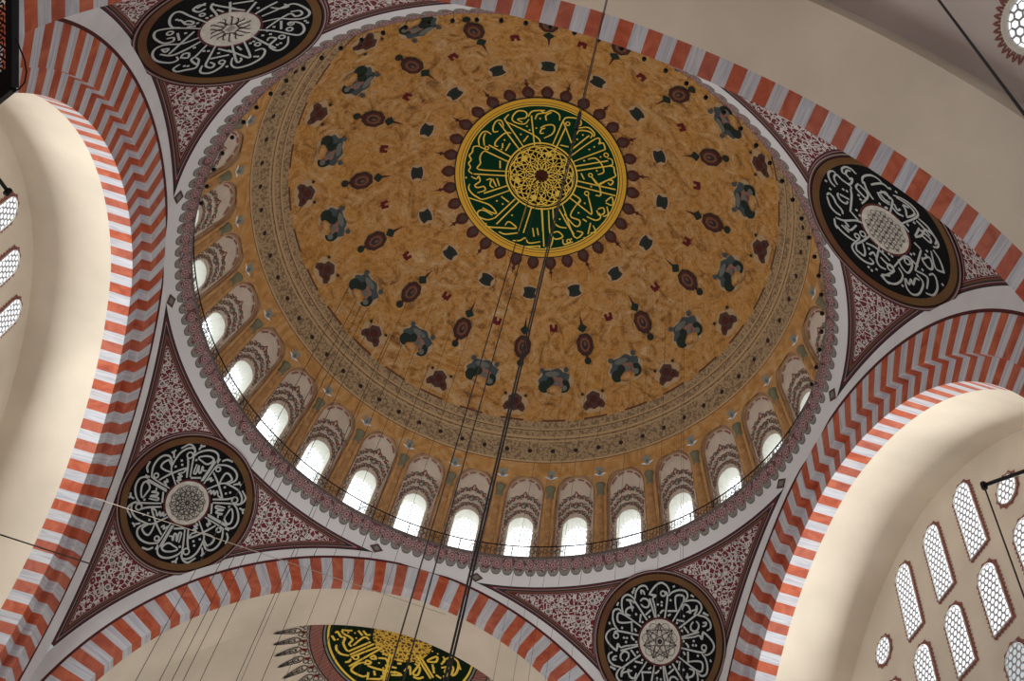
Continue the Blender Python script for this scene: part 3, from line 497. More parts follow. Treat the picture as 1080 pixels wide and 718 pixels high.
def mid(a, b, t): return [(p[0] + (q[0] - p[0]) * t, p[1] + (q[1] - p[1]) * t) for p, q in zip(a, b)]
arc_bag = Bag(); 
R_BACK = 14.42; R_PANE = 15.1
w_o = niche_prof(WH_, WB, WS)
for kb in range(32):
    a0 = (kb + .5) * BAY
    f = lambda x, z, R: sph_at(a0 + x / RM, z, R)
    def band(A_, RA, B_, RB, mi):
        n = len(A_); V = [f(x, z, RA) for x, z in A_] + [f(x, z, RB) for x, z in B_]
        arc_bag.add(V, [(i, i + 1, n + i + 1, n + i) for i in range(n - 1)], mi)
    e1 = niche_prof(HW - .10, ZB, ZS)
    band(n_o, DR, frame_out, DR, 0)
    band(n_o, DR, n_o, DR + .10, 1)
    band(e1, DR + .10, n_o, DR + .10, 2)
    band(e1, DR + .10, e1, R_BACK, 1)
    for t_ in range(5):
        band(mid(w_o, e1, t_ / 5), R_BACK, mid(w_o, e1, (t_ + 1) / 5), R_BACK, 3)
    band(w_o, R_PANE, w_o, R_BACK, 4)
drum = structure(arc_bag.build('wall_drum', ['ochre', 'p_cream', 'arch_trim', 'niche', 'reveal']))

# windows of the drum
def hex_lattice(outline_fn, x0, x1, y0, y1, pitch, bar, f, bag, mi=0):
    """honeycomb tracery: one ring per cell whose centre lies inside"""
    dy = pitch * math.sqrt(3) / 2; j = 0; y = y0
    while y < y1 + dy / 2:
        x = x0 + (pitch / 2 if j % 2 else 0)
        while x < x1 + pitch / 2:
            if outline_fn(x, y):
                Ro = pitch / math.sqrt(3) * 1.01; Ri = Ro - bar
                V = []
                for R_ in (Ro, Ri):
                    for k_ in range(6):
                        t = PI / 6 + k_ * PI / 3; V.append(f(x + R_ * math.cos(t), y + R_ * math.sin(t)))
                bag.add(V, [(k_, (k_ + 1) % 6, 6 + (k_ + 1) % 6, 6 + k_) for k_ in range(6)], mi)
            x += pitch
        y += dy; j += 1
def win_inside(hw, zb, zs, m=0.0): return lambda x, z: (zb - m < z < zs and abs(x) < hw + m) or (z >= zs and math.hypot(x, z - zs) < hw + m)
wf = lambda x, z, R=R_PANE: sph_at(x / RM, z, R)
pane_v = [wf(x, z) for x, z in niche_prof(WH_ + .01, WB, WS)]
pane0 = None
lat = Bag(); hex_lattice(win_inside(WH_, WB, WS, .02), -WH_, WH_, WB, WS + WH_, .19, .022, lambda x, z: wf(x, z, R_PANE - .05), lat)
def surround_mesh():
    # painted flower spray around the window head
    A_ = niche_prof(WH_ + .05, WB + .2, WS)
    B_ = []
    n = len(A_)
    for i, (x, z) in enumerate(A_):
        t = math.atan2(z - WS, x) if z > WS - 1e-6 else (0 if x > 0 else PI)
        ext = (.28 + .95 * max(0, math.sin(t)) ** 2) if z > WS - 1e-6 else .24
        if z > WS - 1e-6: ext += .05 * math.cos(i * PI)
        B_.append((x + ext * math.cos(t), z + ext * math.sin(t)))
    V = [wf(x, z, R_BACK - .015) for x, z in A_] + [wf(x, z, R_BACK - .015) for x, z in B_]
    UV = A_ + B_
    return V, [(i, i + 1, n + i + 1, n + i) for i in range(n - 1)], UV
sv_, sf_, su_ = surround_mesh()
spray = Bag(); wfb = lambda x, z, off=0.0: sph_at(x / RM, z, R_BACK - .045 - off)
def sp_pt(t, f_):      # f_ from the window edge (0) to the outer edge of the spray (1)
    ext = .31 + .84 * max(0.0, math.sin(t)) ** 1.7
    return (WH_ + .07 + ext * f_) * math.cos(t), WS + (WH_ + .07 + ext * f_) * math.sin(t)
for row, (fr_, nn_, rr_, wd) in enumerate(((.20, 8, .11, .05), (.56, 9, .125, .06), (.92, 11, .115, .065))):
    for sgn in (-1, 1):
        for k_ in range(nn_):
            t = PI / 2 - (k_ + (.5 if row != 1 else 0)) / nn_ * PI / 2 * 1.04
            if row == 1 and k_ == 0 and sgn > 0: continue
            x_, z_ = sp_pt(t, fr_); x_ *= sgn; g_ = .7 + .45 * math.sin(t)
            ribbon(spray, wfb, [np.array([x_ + sgn * rr_ * g_ * math.cos(a_) * (1 - .08 * i_), z_ + rr_ * g_ * math.sin(a_) * (1 - .08 * i_)]) for i_, a_ in enumerate(np.linspace(-1.4 + k_, 3.9 + k_, 7))], wd, 0, (k_ + row) % 2)
            ribbon(spray, wfb, circle_pts(x_, z_, .03, 4), .045, 0, 2 if (k_ + row) % 3 else 3, taper=False)
for sgn in (-1, 1):
    for k_ in range(6):
        z_ = WS - .22 - .42 * k_; ribbon(spray, wfb, [np.array([sgn * (WH_ + .18 + .07 * math.cos(a_)), z_ + .14 * math.sin(a_)]) for a_ in np.linspace(-2.6, 2.6, 7)], .05, 0, k_ % 2)
        ribbon(spray, wfb, circle_pts(sgn * (WH_ + .17), z_ + .2, .035, 4), .04, 0, 2, taper=False)
ribbon(spray, wfb, circle_pts(0, WS + WH_ + .62, .12, 8), .06, 0, 3, taper=False)
ribbon(spray, wfb, [np.array([-.13, WS + WH_ + 1.2]), np.array([0, WS + WH_ + 1.42]), np.array([.13, WS + WH_ + 1.2])], .07, 0, 0)
# broken rose line painted inside the head of the niche
for a0_, a1_ in ((22, 52), (60, 84), (96, 120), (128, 158)):
    ribbon(spray, wfb, [np.array([(HW - .22) * math.cos(rad(q_)), ZS + (HW - .22) * math.sin(rad(q_))]) for q_ in np.linspace(a0_, a1_, 6)], .09, 0, 2, taper=False)
proto = None
for kb in range(32):
    root = bpy.data.objects.new('window_%d' % (kb + 1), None); COL.objects.link(root); root['kind'] = 'structure'
    root.rotation_euler = (0, 0, (kb + .5) * BAY)
    if proto is None:
        a = mesh_obj('pane', pane_v, [tuple(range(len(pane_v)))], 'pane', root)
        b = lat.build('lattice', 'lattice', root)
        c = spray.build('painted_flower_spray', [M['fl_red'], M['fl_green'], M['fl_rose'], M['p_bluegrey']], root)
        proto = (a, b, c)
    else:
        for q in proto: c = q.copy(); COL.objects.link(c); c.parent = root

# engaged columns between the niches
def column_bag():
    b = Bag(); cap = Bag(); foot = Bag()
    def ringz(z, r, bulge, R=DR):
        c = sph_at(0, z, R); out = []
        for t in np.linspace(-PI / 2, PI / 2, 9): out.append((c[0] - bulge * math.cos(t), r * math.sin(t), z))
        return out
    def lathe(bag, prof):
        P_ = np.array([ringz(z, r, bu) for z, r, bu in prof]); V, F = grid(P_); bag.add(V, F)
    lathe(b, [(1.75, .20, .14), (3, .195, .14), (4.5, .19, .13), (6.25, .17, .12)])
    lathe(cap, [(6.22, .17, .13), (6.3, .24, .18), (6.36, .19, .14), (6.6, .19, .16), (6.78, .26, .2), (6.86, .26, .2), (6.88, .0, .0)])
    lathe(foot, [(1.5, .27, .2), (1.65, .27, .2), (1.75, .20, .15)])
    return b, cap, foot
cb, cc, cf = column_bag()
shaft0 = None
for kb in range(32):
    root = thing('engaged_column', 'ochre marbled half column with grey-green capital between two drum windows', 'column', 'half columns between the drum windows')
    root.rotation_euler = (0, 0, kb * BAY)
    if shaft0 is None:
        shaft0 = [cb.build('shaft', 'column', root, True), cc.build('capital', 'capital', root, True), cf.build('base', 'column', root, True)]
    else:
        for q in shaft0: c = q.copy(); COL.objects.link(c); c.parent = root
# blue grey trefoils above the columns
bag = Bag()
for k_, (x, y, rx, ry, mi) in enumerate([(0, .0, .17, .22, 0), (-.14, .14, .10, .09, 0), (.14, .14, .10, .09, 0), (0, -.06, .06, .09, 1)]):
    zc_ = 7.55
    V = []
    for t in np.linspace(0, 2 * PI, 12, endpoint=False):
        xx = x + rx * math.cos(t); zz = zc_ + y + ry * math.sin(t); V.append(sph_at(xx / RM, zz, DR - .02 - .01 * k_))
    bag.add(V, [tuple(range(12))], mi)
tre = bag.build('painted_trefoil', [new_mat('pale_slate_paint', (0.30, 0.33, 0.31)), 'p_bluegrey'], drum)
for kb in range(32):
    c = tre if kb == 0 else tre.copy()
    if kb: COL.objects.link(c); c.parent = drum
    c.rotation_euler = (0, 0, kb * BAY)

# ---- cornice with painted lambrequin frieze
prof = [(13.245, -0.01), (13.1, .22), (12.93, .48), (12.80, .74), (12.68, .98), (12.61, 1.14), (12.60, 1.22), (12.62, 1.30)]
NS2 = 300
P = np.array([[(r * math.cos(2 * PI * j / NS2), r * math.sin(2 * PI * j / NS2), z) for j in range(NS2 + 1)] for r, z in prof])
V, F = grid(P); uv = [(150.0 * j / NS2, z) for r, z in prof for j in range(NS2 + 1)]
corn = structure(mesh_obj('trim_1', V, F, 'frieze', uv=uv, smooth=True))
P = np.array([[(r * math.cos(2 * PI * j / 128), r * math.sin(2 * PI * j / 128), 1.3) for j in range(128)] for r in (12.62, 14.6)])
V, F = grid(P, True); mesh_obj('gallery_walkway', V, F, 'white_band', corn)

# ---- small lamps hanging inside the lip of the cornice on the near side
lamp_parts = None
for k_ in range(44):
    a_ = rad(-171 + 3.75 * k_)
    root = thing('rim_lamp', 'tiny dark lamp hanging just inside the rim of the dome cornice', 'lamp', 'small lamps along the cornice rim'); root.rotation_euler = (0, 0, a_)
    if lamp_parts is None:
        l1 = Bag(); P_ = np.array([[(12.45 + r * math.cos(t), r * math.sin(t), z) for t in np.linspace(0, 2 * PI, 9)[:-1]] for r, z in ((.01, .86), (.07, .89), (.085, .96), (.05, 1.04), (.01, 1.06))]); V, F = grid(P_, True); l1.add(V, F)
        l2 = Bag(); l2.add(*tube([(12.45, 0, 1.04), (12.5, 0, 1.2), (12.61, 0, 1.22)], .008, 5))
        lamp_parts = [l1.build('glass_bowl', 'black', root, True), l2.build('hook', 'black', root)]
    else:
        for q in lamp_parts: c = q.copy(); COL.objects.link(c); c.parent = root
# painted diamonds on the white band at the pendentive tips
dv = []
prr = lambda z: float(np.interp(z, [-.01, .22, .48], [13.245, 13.1, 12.93])) - .012
for da, z in ((-1.5, .17), (0, .36), (1.5, .17), (0, -.02)): dv.append((prr(z) * math.cos(rad(da)), prr(z) * math.sin(rad(da)), z))
dv2 = []
for da, z in ((-.8, .17), (0, .27), (.8, .17), (0, .07)): dv2.append(((prr(z) - .012) * math.cos(rad(da)), (prr(z) - .012) * math.sin(rad(da)), z))
dm = None
for k_ in range(4):
    for s_ in (-1, 1):
        if dm is None: dm = mesh_obj('painted_diamond', dv + dv2, [(0, 1, 2, 3), (4, 5, 6, 7)], ['p_grey', 'p_bluegrey'], corn, mi=[0, 1]); c = dm
        else: c = dm.copy(); COL.objects.link(c); c.parent = corn
        c.rotation_euler = (0, 0, rad(90 * k_ + s_ * 10.6))

# ---- gallery railing
rail = thing('gallery_railing', 'thin black iron railing running round the foot of the dome above the painted cornice', 'railing')
RR = 13.0
def ringtube(r, z, tr): 
    pts = [(r * math.cos(2 * PI * j / 160), r * math.sin(2 * PI * j / 160), z) for j in range(161)]; return tube(pts, tr, 5)
b = Bag(); b.add(*ringtube(RR, 2.32, .03)); b.build('top_rail', 'black', rail)
b = Bag(); b.add(*ringtube(RR, 1.42, .018)); b.build('bottom_rail', 'black', rail)
post0 = None
for kb in range(64):
    if post0 is None:
        b = Bag(); b.add(*tube([(RR, 0, 1.3), (RR, 0, 2.34)], .025, 6)); post0 = b.build('post', 'black', rail); c = post0
    else: c = post0.copy(); COL.objects.link(c); c.parent = rail
    c.rotation_euler = (0, 0, kb * BAY / 2)
b = Bag()
for j in range(512):
    t = 2 * PI * (j + .5) / 512; p = np.array([RR * math.cos(t), RR * math.sin(t), 1.86]); tn = np.array([-math.sin(t), math.cos(t), 0])
    b.box(p, tn * .008, np.array([math.cos(t), math.sin(t), 0]) * .008, np.array([0, 0, .45]))
for j in range(256):
    t = 2 * PI * (j + .5) / 256; p = np.array([RR * math.cos(t), RR * math.sin(t), 2.0]); tn = np.array([-math.sin(t), math.cos(t), 0])
    for s_ in (-1, 1): b.box(p, (tn * .16 + s_ * np.array([0, 0, .14])), np.array([math.cos(t), math.sin(t), 0]) * .005, np.array([0, 0, .011]))
b.build('infill_bars', 'black', rail)

# ---- central medallion of the dome
med = thing('calligraphy_medallion', 'large green roundel with gold Arabic lettering and gold rim at the crown of the dome', 'medallion')
fm = plan_map(DC, DR)
rings('disc', fm, [0, 1.84, 4.02], ['dark', 'green'], med, off=.05)
rings('rim', fm, [4.00, 4.06, 4.10, 4.22, 4.25, 4.44, 4.50], ['gold_yellow', 'ink', 'gold', 'p_brown', 'gold', 'ink'], med, off=.07, seg=128)
strokes('lettering', 'G', fm, .078, 'gold_yellow', med, off=.075, dot=.06)
b = Bag()
ribbon(b, fm, circle_pts(0, 0, 1.86, 72), .085, .085, taper=False); ribbon(b, fm, circle_pts(0, 0, 1.72, 60), .03, .085, taper=False)
for k_ in range(12):
    t = 2 * PI * k_ / 12
    ribbon(b, fm, circle_pts(.85 * math.cos(t), .85 * math.sin(t), .82, 30), .055, .085, taper=False)
    ribbon(b, fm, circle_pts(1.32 * math.cos(t), 1.32 * math.sin(t), .36, 18), .05, .09, taper=False)
    ribbon(b, fm, circle_pts(1.12 * math.cos(t + .26), 1.12 * math.sin(t + .26), .24, 14), .045, .09, taper=False)
    ribbon(b, fm, circle_pts(.62 * math.cos(t), .62 * math.sin(t), .22, 12), .04, .09, taper=False)
    ribbon(b, fm, circle_pts(1.5 * math.cos(t + .13), 1.5 * math.sin(t + .13), .12, 8), .04, .09, taper=False)
for k_ in range(6):
    t = 2 * PI * k_ / 6 + .55
    b.add([fm(1.3 * math.cos(t) + .17 * math.cos(q), 1.3 * math.sin(t) + .17 * math.sin(q), .095) for q in np.linspace(0, 2 * PI, 10, endpoint=False)], [tuple(range(10))])
b.build('interlace_rosette', 'gold_yellow', med)
hook = Bag(); P_ = np.array([[(r * math.cos(t), r * math.sin(t), z) for t in np.linspace(0, 2 * PI, 17)[:-1]] for r, z in ((.34, 16.16), (.30, 16.08), (.16, 16.02), (.12, 15.9), (.05, 15.84))])
V, F = grid(P_, True); hook.add(V, F); ho = hook.build('boss', 'p_maroon', med, True)

# ================================================================= PENDENTIVES
EDGE = 13.02
def pend_pt(az, z, off=0.0):
    r = math.sqrt(PR * PR - (z - PC[2]) ** 2); p = np.array([r * math.cos(az), r * math.sin(az), z]); 
    if off: p = PC + (p - PC) * (PR - off) / PR
    return p
GR = math.sqrt(1 - (EDGE / PR) ** 2)
corner_info = {
 'BL': ((-1, 1), (-0.133, -0.167), 'black roundel with white lettering around a knotted rosette, at lower left', 'painted pendentive at lower left with maroon and white scrollwork'),
 'BR': ((1, 1), (0.042, -0.210), 'black roundel with sixteen radiating white letters around a star rosette, at the bottom right', 'painted pendentive at bottom right between the lower arch and the window wall arch'),
 'TR': ((1, -1), (0.324, 0.190), 'slanted black roundel with dense overlapping white lettering under the upper right striped arch', 'painted pendentive at the right edge of the dome under the upper right arch'),
 'TL': ((-1, -1), (-0.352, 0.175), 'flattened black roundel with white lettering around comb-shaped letters, above the left arch', 'painted pendentive at top left above the left striped arch')}
for key, ((sx, sy), (ox, oy), lab_m, lab_p) in corner_info.items():
    rho = 15.08; Pm = np.array([sx * rho / 2 ** .5, sy * rho / 2 ** .5, PC[2] + math.sqrt(PR * PR - rho * rho)])
    f0 = azimuthal(PC, PR, Pm); f = (lambda f0, ox, oy: lambda x, y, off=0.0: f0(x + ox, y + oy, off))(f0, ox, oy)
    centre = f(0, 0); cn = (centre - PC) / PR
    n0, e1, e2 = sphere_frame(PC, Pm)
    base_az = math.atan2(sy, sx)
    zs = np.concatenate([np.linspace(0, -4, 40), np.linspace(-4, -9.07, 44)[1:]]); nc = 56
    V = []; E_ = []; D_ = []; UV = []
    for z in zs:
        r = math.sqrt(PR * PR - (z - PC[2]) ** 2); h = max(PI / 4 - math.acos(min(1, EDGE / r)), 0.0)
        for j in range(nc + 1):
            t = -1 + 2 * j / nc; t = math.copysign(abs(t) ** .8, t); az = base_az + h * t; p = pend_pt(az, z); V.append(p)
            dx = (EDGE - abs(p[0])) / GR; dy = (EDGE - abs(p[1])) / GR
            dz = PR * (math.asin(-PC[2] / PR) - math.asin((z - PC[2]) / PR))
            E_.append(max(0, min(dx, dy, dz))); q = (p - PC) / PR; D_.append(PR * math.acos(max(-1, min(1, float(q @ cn)))))
            th = math.acos(max(-1, min(1, float(q @ n0)))); w_ = np.array([q @ e1, q @ e2]); l = np.linalg.norm(w_); w_ = w_ / l * th * PR if l > 1e-9 else w_; UV.append((w_[0] + 20, w_[1] + 20))
    F = [(i * (nc + 1) + j, i * (nc + 1) + j + 1, (i + 1) * (nc + 1) + j + 1, (i + 1) * (nc + 1) + j) for i in range(len(zs) - 1) for j in range(nc)]
    pe = mesh_obj('painted_pendentive', V, F, 'pendentive', uv=UV, attrs={'edge': E_, 'disc': D_}, smooth=True); tag(pe, lab_p, 'pendentive')
    md = thing('calligraphy_roundel', lab_m, 'medallion', 'black lettered roundels on the pendentives')
    rings('disc', f, [0, 2.62], ['dark'], md, off=.04)
    rings('rim', f, [2.60, 2.88, 2.93, 2.98, 3.02, 3.07], ['rim', 'dark', 'maroon', 'grout', 'maroon'], md, off=.05)
    rings('rosette_ground', f, [0, .94, 1.03], ['rosette_bg', 'maroon'], md, off=.055)
    strokes('lettering', key, f, .085, 'letter_white', md, off=.06, dot=.065)
    b = Bag(); o_ = .07
    if key == 'BL':
        for k_ in range(12):
            t = 2 * PI * k_ / 12
            ribbon(b, f, circle_pts(.50 * math.cos(t), .50 * math.sin(t), .24, 16), .028, o_, taper=False)
            ribbon(b, f, circle_pts(.28 * math.cos(t), .28 * math.sin(t), .24, 16), .026, o_, taper=False)
            ribbon(b, f, circle_pts(.66 * math.cos(t + .2), .66 * math.sin(t + .2), .12, 10), .026, o_, taper=False)
    elif key == 'BR':
        for k_ in range(7):
            for st_ in (2, 3):
                t0 = 2 * PI * k_ / 7; t1 = 2 * PI * (k_ + st_) / 7
                ribbon(b, f, [np.array([.78 * math.cos(t0), .78 * math.sin(t0)]), np.array([.78 * math.cos(t1), .78 * math.sin(t1)])], .03, o_, taper=False)
            t = 2 * PI * (k_ + .5) / 7
            for q in (-.1, 0, .1): b.add([f(.62 * math.cos(t + q) + .02 * math.cos(v_), .62 * math.sin(t + q) + .02 * math.sin(v_), o_) for v_ in (0, 1.57, 3.14, 4.71)], [(0, 1, 2, 3)])
            ribbon(b, f, circle_pts(.62 * math.cos(t), .62 * math.sin(t), .2, 12), .02, o_, taper=False)
        b.add([f(.11 * math.cos(v_), .11 * math.sin(v_), o_ + .005) for v_ in np.linspace(0, 2 * PI, 10, endpoint=False)], [tuple(range(10))])
    elif key == 'TR':
        for i in range(-3, 4):
            for j in range(-3, 4):
                if math.hypot(i, j) < 3.4:
                    ribbon(b, f, circle_pts(i * .22, j * .22, .10, 8), .022, o_, taper=False)
                    if (i + j) % 2 == 0: ribbon(b, f, circle_pts(i * .22 + .11, j * .22, .05, 6), .022, o_, taper=False)
    else:
        for k_ in range(6):
            t = 2 * PI * k_ / 6 + .3; c_, s_ = math.cos(t), math.sin(t); Rm = np.array([[c_, -s_], [s_, c_]])
            for q in (-.2, 0, .2): ribbon(b, f, [Rm @ np.array([.26, q]), Rm @ np.array([.66 - abs(q) * .6, q]), Rm @ np.array([.72 - abs(q) * .6, q - .06])], .045, o_, taper=False)
            ribbon(b, f, [Rm @ np.array([.26, -.2]), Rm @ np.array([.24, 0]), Rm @ np.array([.26, .2])], .04, o_, taper=False)
        b.add([f(x, y, o_) for x, y in ((-.14, -.1), (.14, -.1), (.14, .1), (-.14, .1))], [(0, 1, 2, 3)], 1)
    b.build('rosette', ['ink', 'grout'], md)
    if key == 'BL' or key == 'TL' or key == 'BR' or key == 'TR':
        pass

# ================================================================= ARCHES
def band_outer(A, axis, side, n=72, down=7.0):
    """edge of the white band that touches the pendentive border, matched point by point to the arch curve"""
    pts, ang = arch_curve(A, 0, B, axis, side, n, down); out = []
    for p in pts:
        u = p[0] if axis == 'y' else p[1]; z = p[2]
        r0 = math.sqrt(PR * PR - EDGE * EDGE)      # circle of the pendentive sphere in the plane EDGE
        a = math.atan2(z - A['zc'], u)
        if z < A['zc']: uu = math.copysign(r0 - .27, u) if False else math.copysign(EDGE, u); q = (uu, EDGE, z)
        else:
            uu = r0 * math.cos(a); zz = PC[2] + r0 * math.sin(a)
            if abs(uu) > EDGE: uu = math.copysign(EDGE, uu)
            if zz > 0: 
                uu = u * 13.24 / math.hypot(u, 13.2); q = (uu, math.sqrt(13.24 ** 2 - uu * uu), 0.0)
            else: q = (uu, EDGE, zz)
        out.append((q[0], side * q[1], q[2]) if axis == 'y' else (side * q[1], q[0], q[2]))
    return np.array(out)
def voussoir_arch(name, label, A, axis, side, orders, per, group):
    """orders: list of (kind, amount): 'f' face going inwards by amount, 's' soffit going outwards"""
    t = thing(name, label, 'arch', group)
    dr = 0.0; pl = B; cur, ang = arch_curve(A, 0, B, axis, side)
    u = (ang - 90.0) / per
    O = band_outer(A, axis, side)
    L = cur + (O - cur) * np.clip(.11 / (np.linalg.norm(O - cur, axis=1)[:, None] + 1e-6), 0, .9)
    strip('white_band', O, L, 'white_band', t, sub=3)
    strip('dark_line', L, cur, 'maroon', t)
    nf = ns = 0
    for kind, am in orders:
        if kind == 'f': dr += am; nm = 'voussoir_face'
        else: pl += am; nm = 'voussoir_soffit'
        nxt, _ = arch_curve(A, dr, pl, axis, side)
        strip(nm, cur, nxt, 'stripes', t, ua=u, sub=1); cur = nxt
    return cur, pl, dr
grpA = 'red and white striped arches under the dome'
yb, plb, drb = voussoir_arch('striped_arch', 'red and white striped arch at the bottom, framing the gold and green half roundel', YA, 'y', 1, [('f', 1.282), ('s', .58)], 4.38, grpA)
yt, plt, drt = voussoir_arch('striped_arch', 'single band of red and white blocks curving across the upper right beside bare plaster', YA, 'y', -1, [('f', 1.282), ('s', .793)], 4.43, grpA)
ords = [('f', 1.227), ('s', .372), ('f', .757), ('s', .818)]
xr, plr, drr = voussoir_arch('striped_arch', 'stepped red and white striped arch at right, in front of the wall of white windows', XA, 'x', 1, ords, 4.2, grpA)
xl, pll, drl = voussoir_arch('striped_arch', 'stepped red and white striped arch down the left side of the dome', XA, 'x', -1, ords, 4.2, grpA)

# plaster vaults behind the arches
XT = 17.34
for side, cur, nm in ((1, xr, 'wall_vault_east'), (-1, xl, 'wall_vault_west')):
    end, _ = arch_curve(XA, drr, XT, 'x', side)
    V_ = [cur, cur + (end - cur) * .5, end]
    V, F = grid(np.array(V_)); structure(mesh_obj(nm, V, F, 'plaster', smooth=True))
    # window wall
    inner, _ = arch_curve(XA, drr, XT, 'x', side)
    V = list(inner); n = len(V); structure(mesh_obj('wall_east' if side > 0 else 'wall_west', V, [tuple(range(n))], 'plaster'))
for side, cur, nm in ((1, yb, 'ceiling_vault_south'), (-1, yt, 'ceiling_vault_north')):
    end, _ = arch_curve(YA, 1.282, SY, 'y', side)
    out = []
    for p in end:
        z = p[2]; u = p[0]; a = math.atan2(z - SZ, u)
        out.append((SR * math.cos(a), side * SY, SZ + SR * math.sin(a)) if z > SZ else (math.copysign(SR, u), side * SY, z))
    mid_ = [p + (np.array(o_) - p) * .5 + np.array([0, side * .0, 0]) for p, o_ in zip(end, out)]
    V, F = grid(np.array([cur, cur + (end - cur) * .5, end])); structure(mesh_obj(nm, V, F, 'plaster', smooth=True))
    V, F = grid(np.array([end, np.array(out)])); structure(mesh_obj('trim_riser_south' if side > 0 else 'trim_riser_north', V, F, 'plaster'))
    rows = []
    for ph in np.linspace(0, PI / 2, 30):          # turns about the x axis through the centre
        row = []
        for t in np.linspace(0, PI, 61):
            row.append((SR * math.cos(t), side * (SY + SR * math.sin(t) * math.sin(ph)), SZ + SR * math.sin(t) * math.cos(ph)))
        rows.append(row)
    V, F = grid(np.array(rows)); structure(mesh_obj('ceiling_semidome_south' if side > 0 else 'ceiling_semidome_north', V, F, 'plaster' if side > 0 else 'plaster_grey', smooth=True))

# ================================================================= ROUNDEL OF THE LOWER SEMI-DOME
cs = np.array([0, SY, SZ])
fs = plan_map(cs, SR, 0, 17.4, ymin=SY + .01)
half = thing('calligraphy_half_roundel', 'gold and green lettered roundel with black spikes, cut off under the lower arch', 'medallion')
rings('disc', fs, [0, 1.45, 3.5], ['golddots', new_mat('black_green_paint', (0.004, 0.016, 0.006), 0.7, spec=0.1)], half, off=.04, seg=120)
rings('rim', fs, [3.48, 3.58, 3.66, 3.74, 3.80], ['gold_yellow', 'green', 'grout', 'dark'], half, off=.05, seg=120)
rings('braided_band', fs, [3.80, 4.34, 4.40], ['braid', 'ink'], half, off=.05, seg=120)
strokes('lettering', 'S', fs, .12, 'gold_yellow', half, off=.06, dot=.06, ymin=-.95)
b = Bag()
for k_ in range(-2, 28):
    t = rad(k_ * 7.2 - 3); c_, s_ = math.cos(t), math.sin(t); Rm = np.array([[c_, -s_], [s_, c_]])
    tip = Rm @ np.array([5.9, 0])
    if tip[1] < -.93: continue
    q = [np.array(v_) for v_ in [(4.75, 0), (4.95, .17), (5.25, .14), (5.9, 0), (5.25, -.14), (4.95, -.17), (4.75, 0)]]
    ribbon(b, fs, [Rm @ v_ for v_ in catmull(q, 3)], .05, .05, taper=False)
    ribbon(b, fs, [Rm @ np.array(v_) for v_ in [(5.2, 0), (5.85, 0)]], .07, .052)
    for u_ in (4.95, 5.2, 5.42): ribbon(b, fs, [Rm @ np.array(v_) for v_ in [(u_, -.12), (u_ + .08, 0), (u_, .12)]], .04, .053)
    ribbon(b, fs, [Rm @ v_ for v_ in circle_pts(4.72, -.26, .12, 7)], .045, .052, taper=False)
    ribbon(b, fs, [Rm @ np.array(v_) for v_ in [(4.42, -.3), (4.5, -.1), (4.42, .1)]], .04, .052)
    ribbon(b, fs, [Rm @ v_ for v_ in circle_pts(5.08, 0, .09, 8)], .04, .052, taper=False)
    ribbon(b, fs, [Rm @ v_ for v_ in circle_pts(4.56, .18, .11, 8)], .04, .052, taper=False)
    b.add([fs(*(Rm @ np.array(v_)), .055) for v_ in ((4.44, -.15), (4.62, -.05), (4.78, 0), (4.62, -.25), (4.70, -.15))], [(0, 1, 2, 4, 3)], 1)
b.build('spiked_border', ['ink', 'p_red'], half)

# ================================================================= WINDOWS OF THE SIDE WALLS
def side_window(idx, side, y, zb, zs, hw, mat='pane_side', circle=False):
    root = bpy.data.objects.new('window_%d' % idx, None); COL.objects.link(root); root['kind'] = 'structure'
    X = XT
    def f(d): return lambda u, z: (side * (X - d), y + u, z)
    if circle: prof_ = [(hw * math.cos(t), zb + hw * math.sin(t)) for t in np.linspace(0, 2 * PI, 36, endpoint=False)]; ins = lambda u, z: math.hypot(u, z - zb) < hw - .03
    else: prof_ = niche_prof(hw, zb, zs, 16); ins = win_inside(hw, zb, zs, -.03)
    g = f(.02); mesh_obj('pane', [g(u, z) for u, z in prof_], [tuple(range(len(prof_)))], mat, root)
    zl, zh = (zb - hw, zb + hw) if circle else (zb, zs + hw)
    lb = Bag(); g = f(.05); hex_lattice(ins, -hw, hw, zl + .05, zh, .235, .04, g, lb); lb.build('lattice', 'lattice', root)
    # plaster edge
    pc = prof_ + prof_[:1]
    P3 = np.array([[f(.0)(u, z) for u, z in pc], [f(.07)(u, z) for u, z in pc]]); V, F = grid(P3); mesh_obj('reveal', V, F, 'reveal', root)
    # scalloped red border
    dense = []
    for a, c in zip(pc[:-1], pc[1:]):
        L_ = math.hypot(c[0] - a[0], c[1] - a[1]); k_ = max(1, int(L_ / .055))
        dense += [(a[0] + (c[0] - a[0]) * i / k_, a[1] + (c[1] - a[1]) * i / k_) for i in range(k_)]
    n = len(dense); V = []; F = []; g = f(.015)
    cx = 0; cz = zb if circle else None
    for i, (u, z) in enumerate(dense):
        a = dense[i - 1]; c = dense[(i + 1) % n]; tx, tz = c[0] - a[0], c[1] - a[1]; l = math.hypot(tx, tz) or 1; nx, nz = tz / l, -tx / l
        if not circle: 
            mx, mz = 0, (zb + zs) / 2
        else: mx, mz = 0, zb
        if nx * (u - mx) + nz * (z - mz) < 0: nx, nz = -nx, -nz
        ext = .13 + (.06 if i % 3 == 0 else (-.01 if i % 3 == 1 else -.01))
        V += [g(u, z), g(u + nx * ext, z + nz * ext)]
    for i in range(n): F.append((2 * i, 2 * i + 1, (2 * i + 3) % (2 * n), (2 * i + 2) % (2 * n)))
    mesh_obj('scalloped_border', V, F, 'red_border', root)
idx = 33
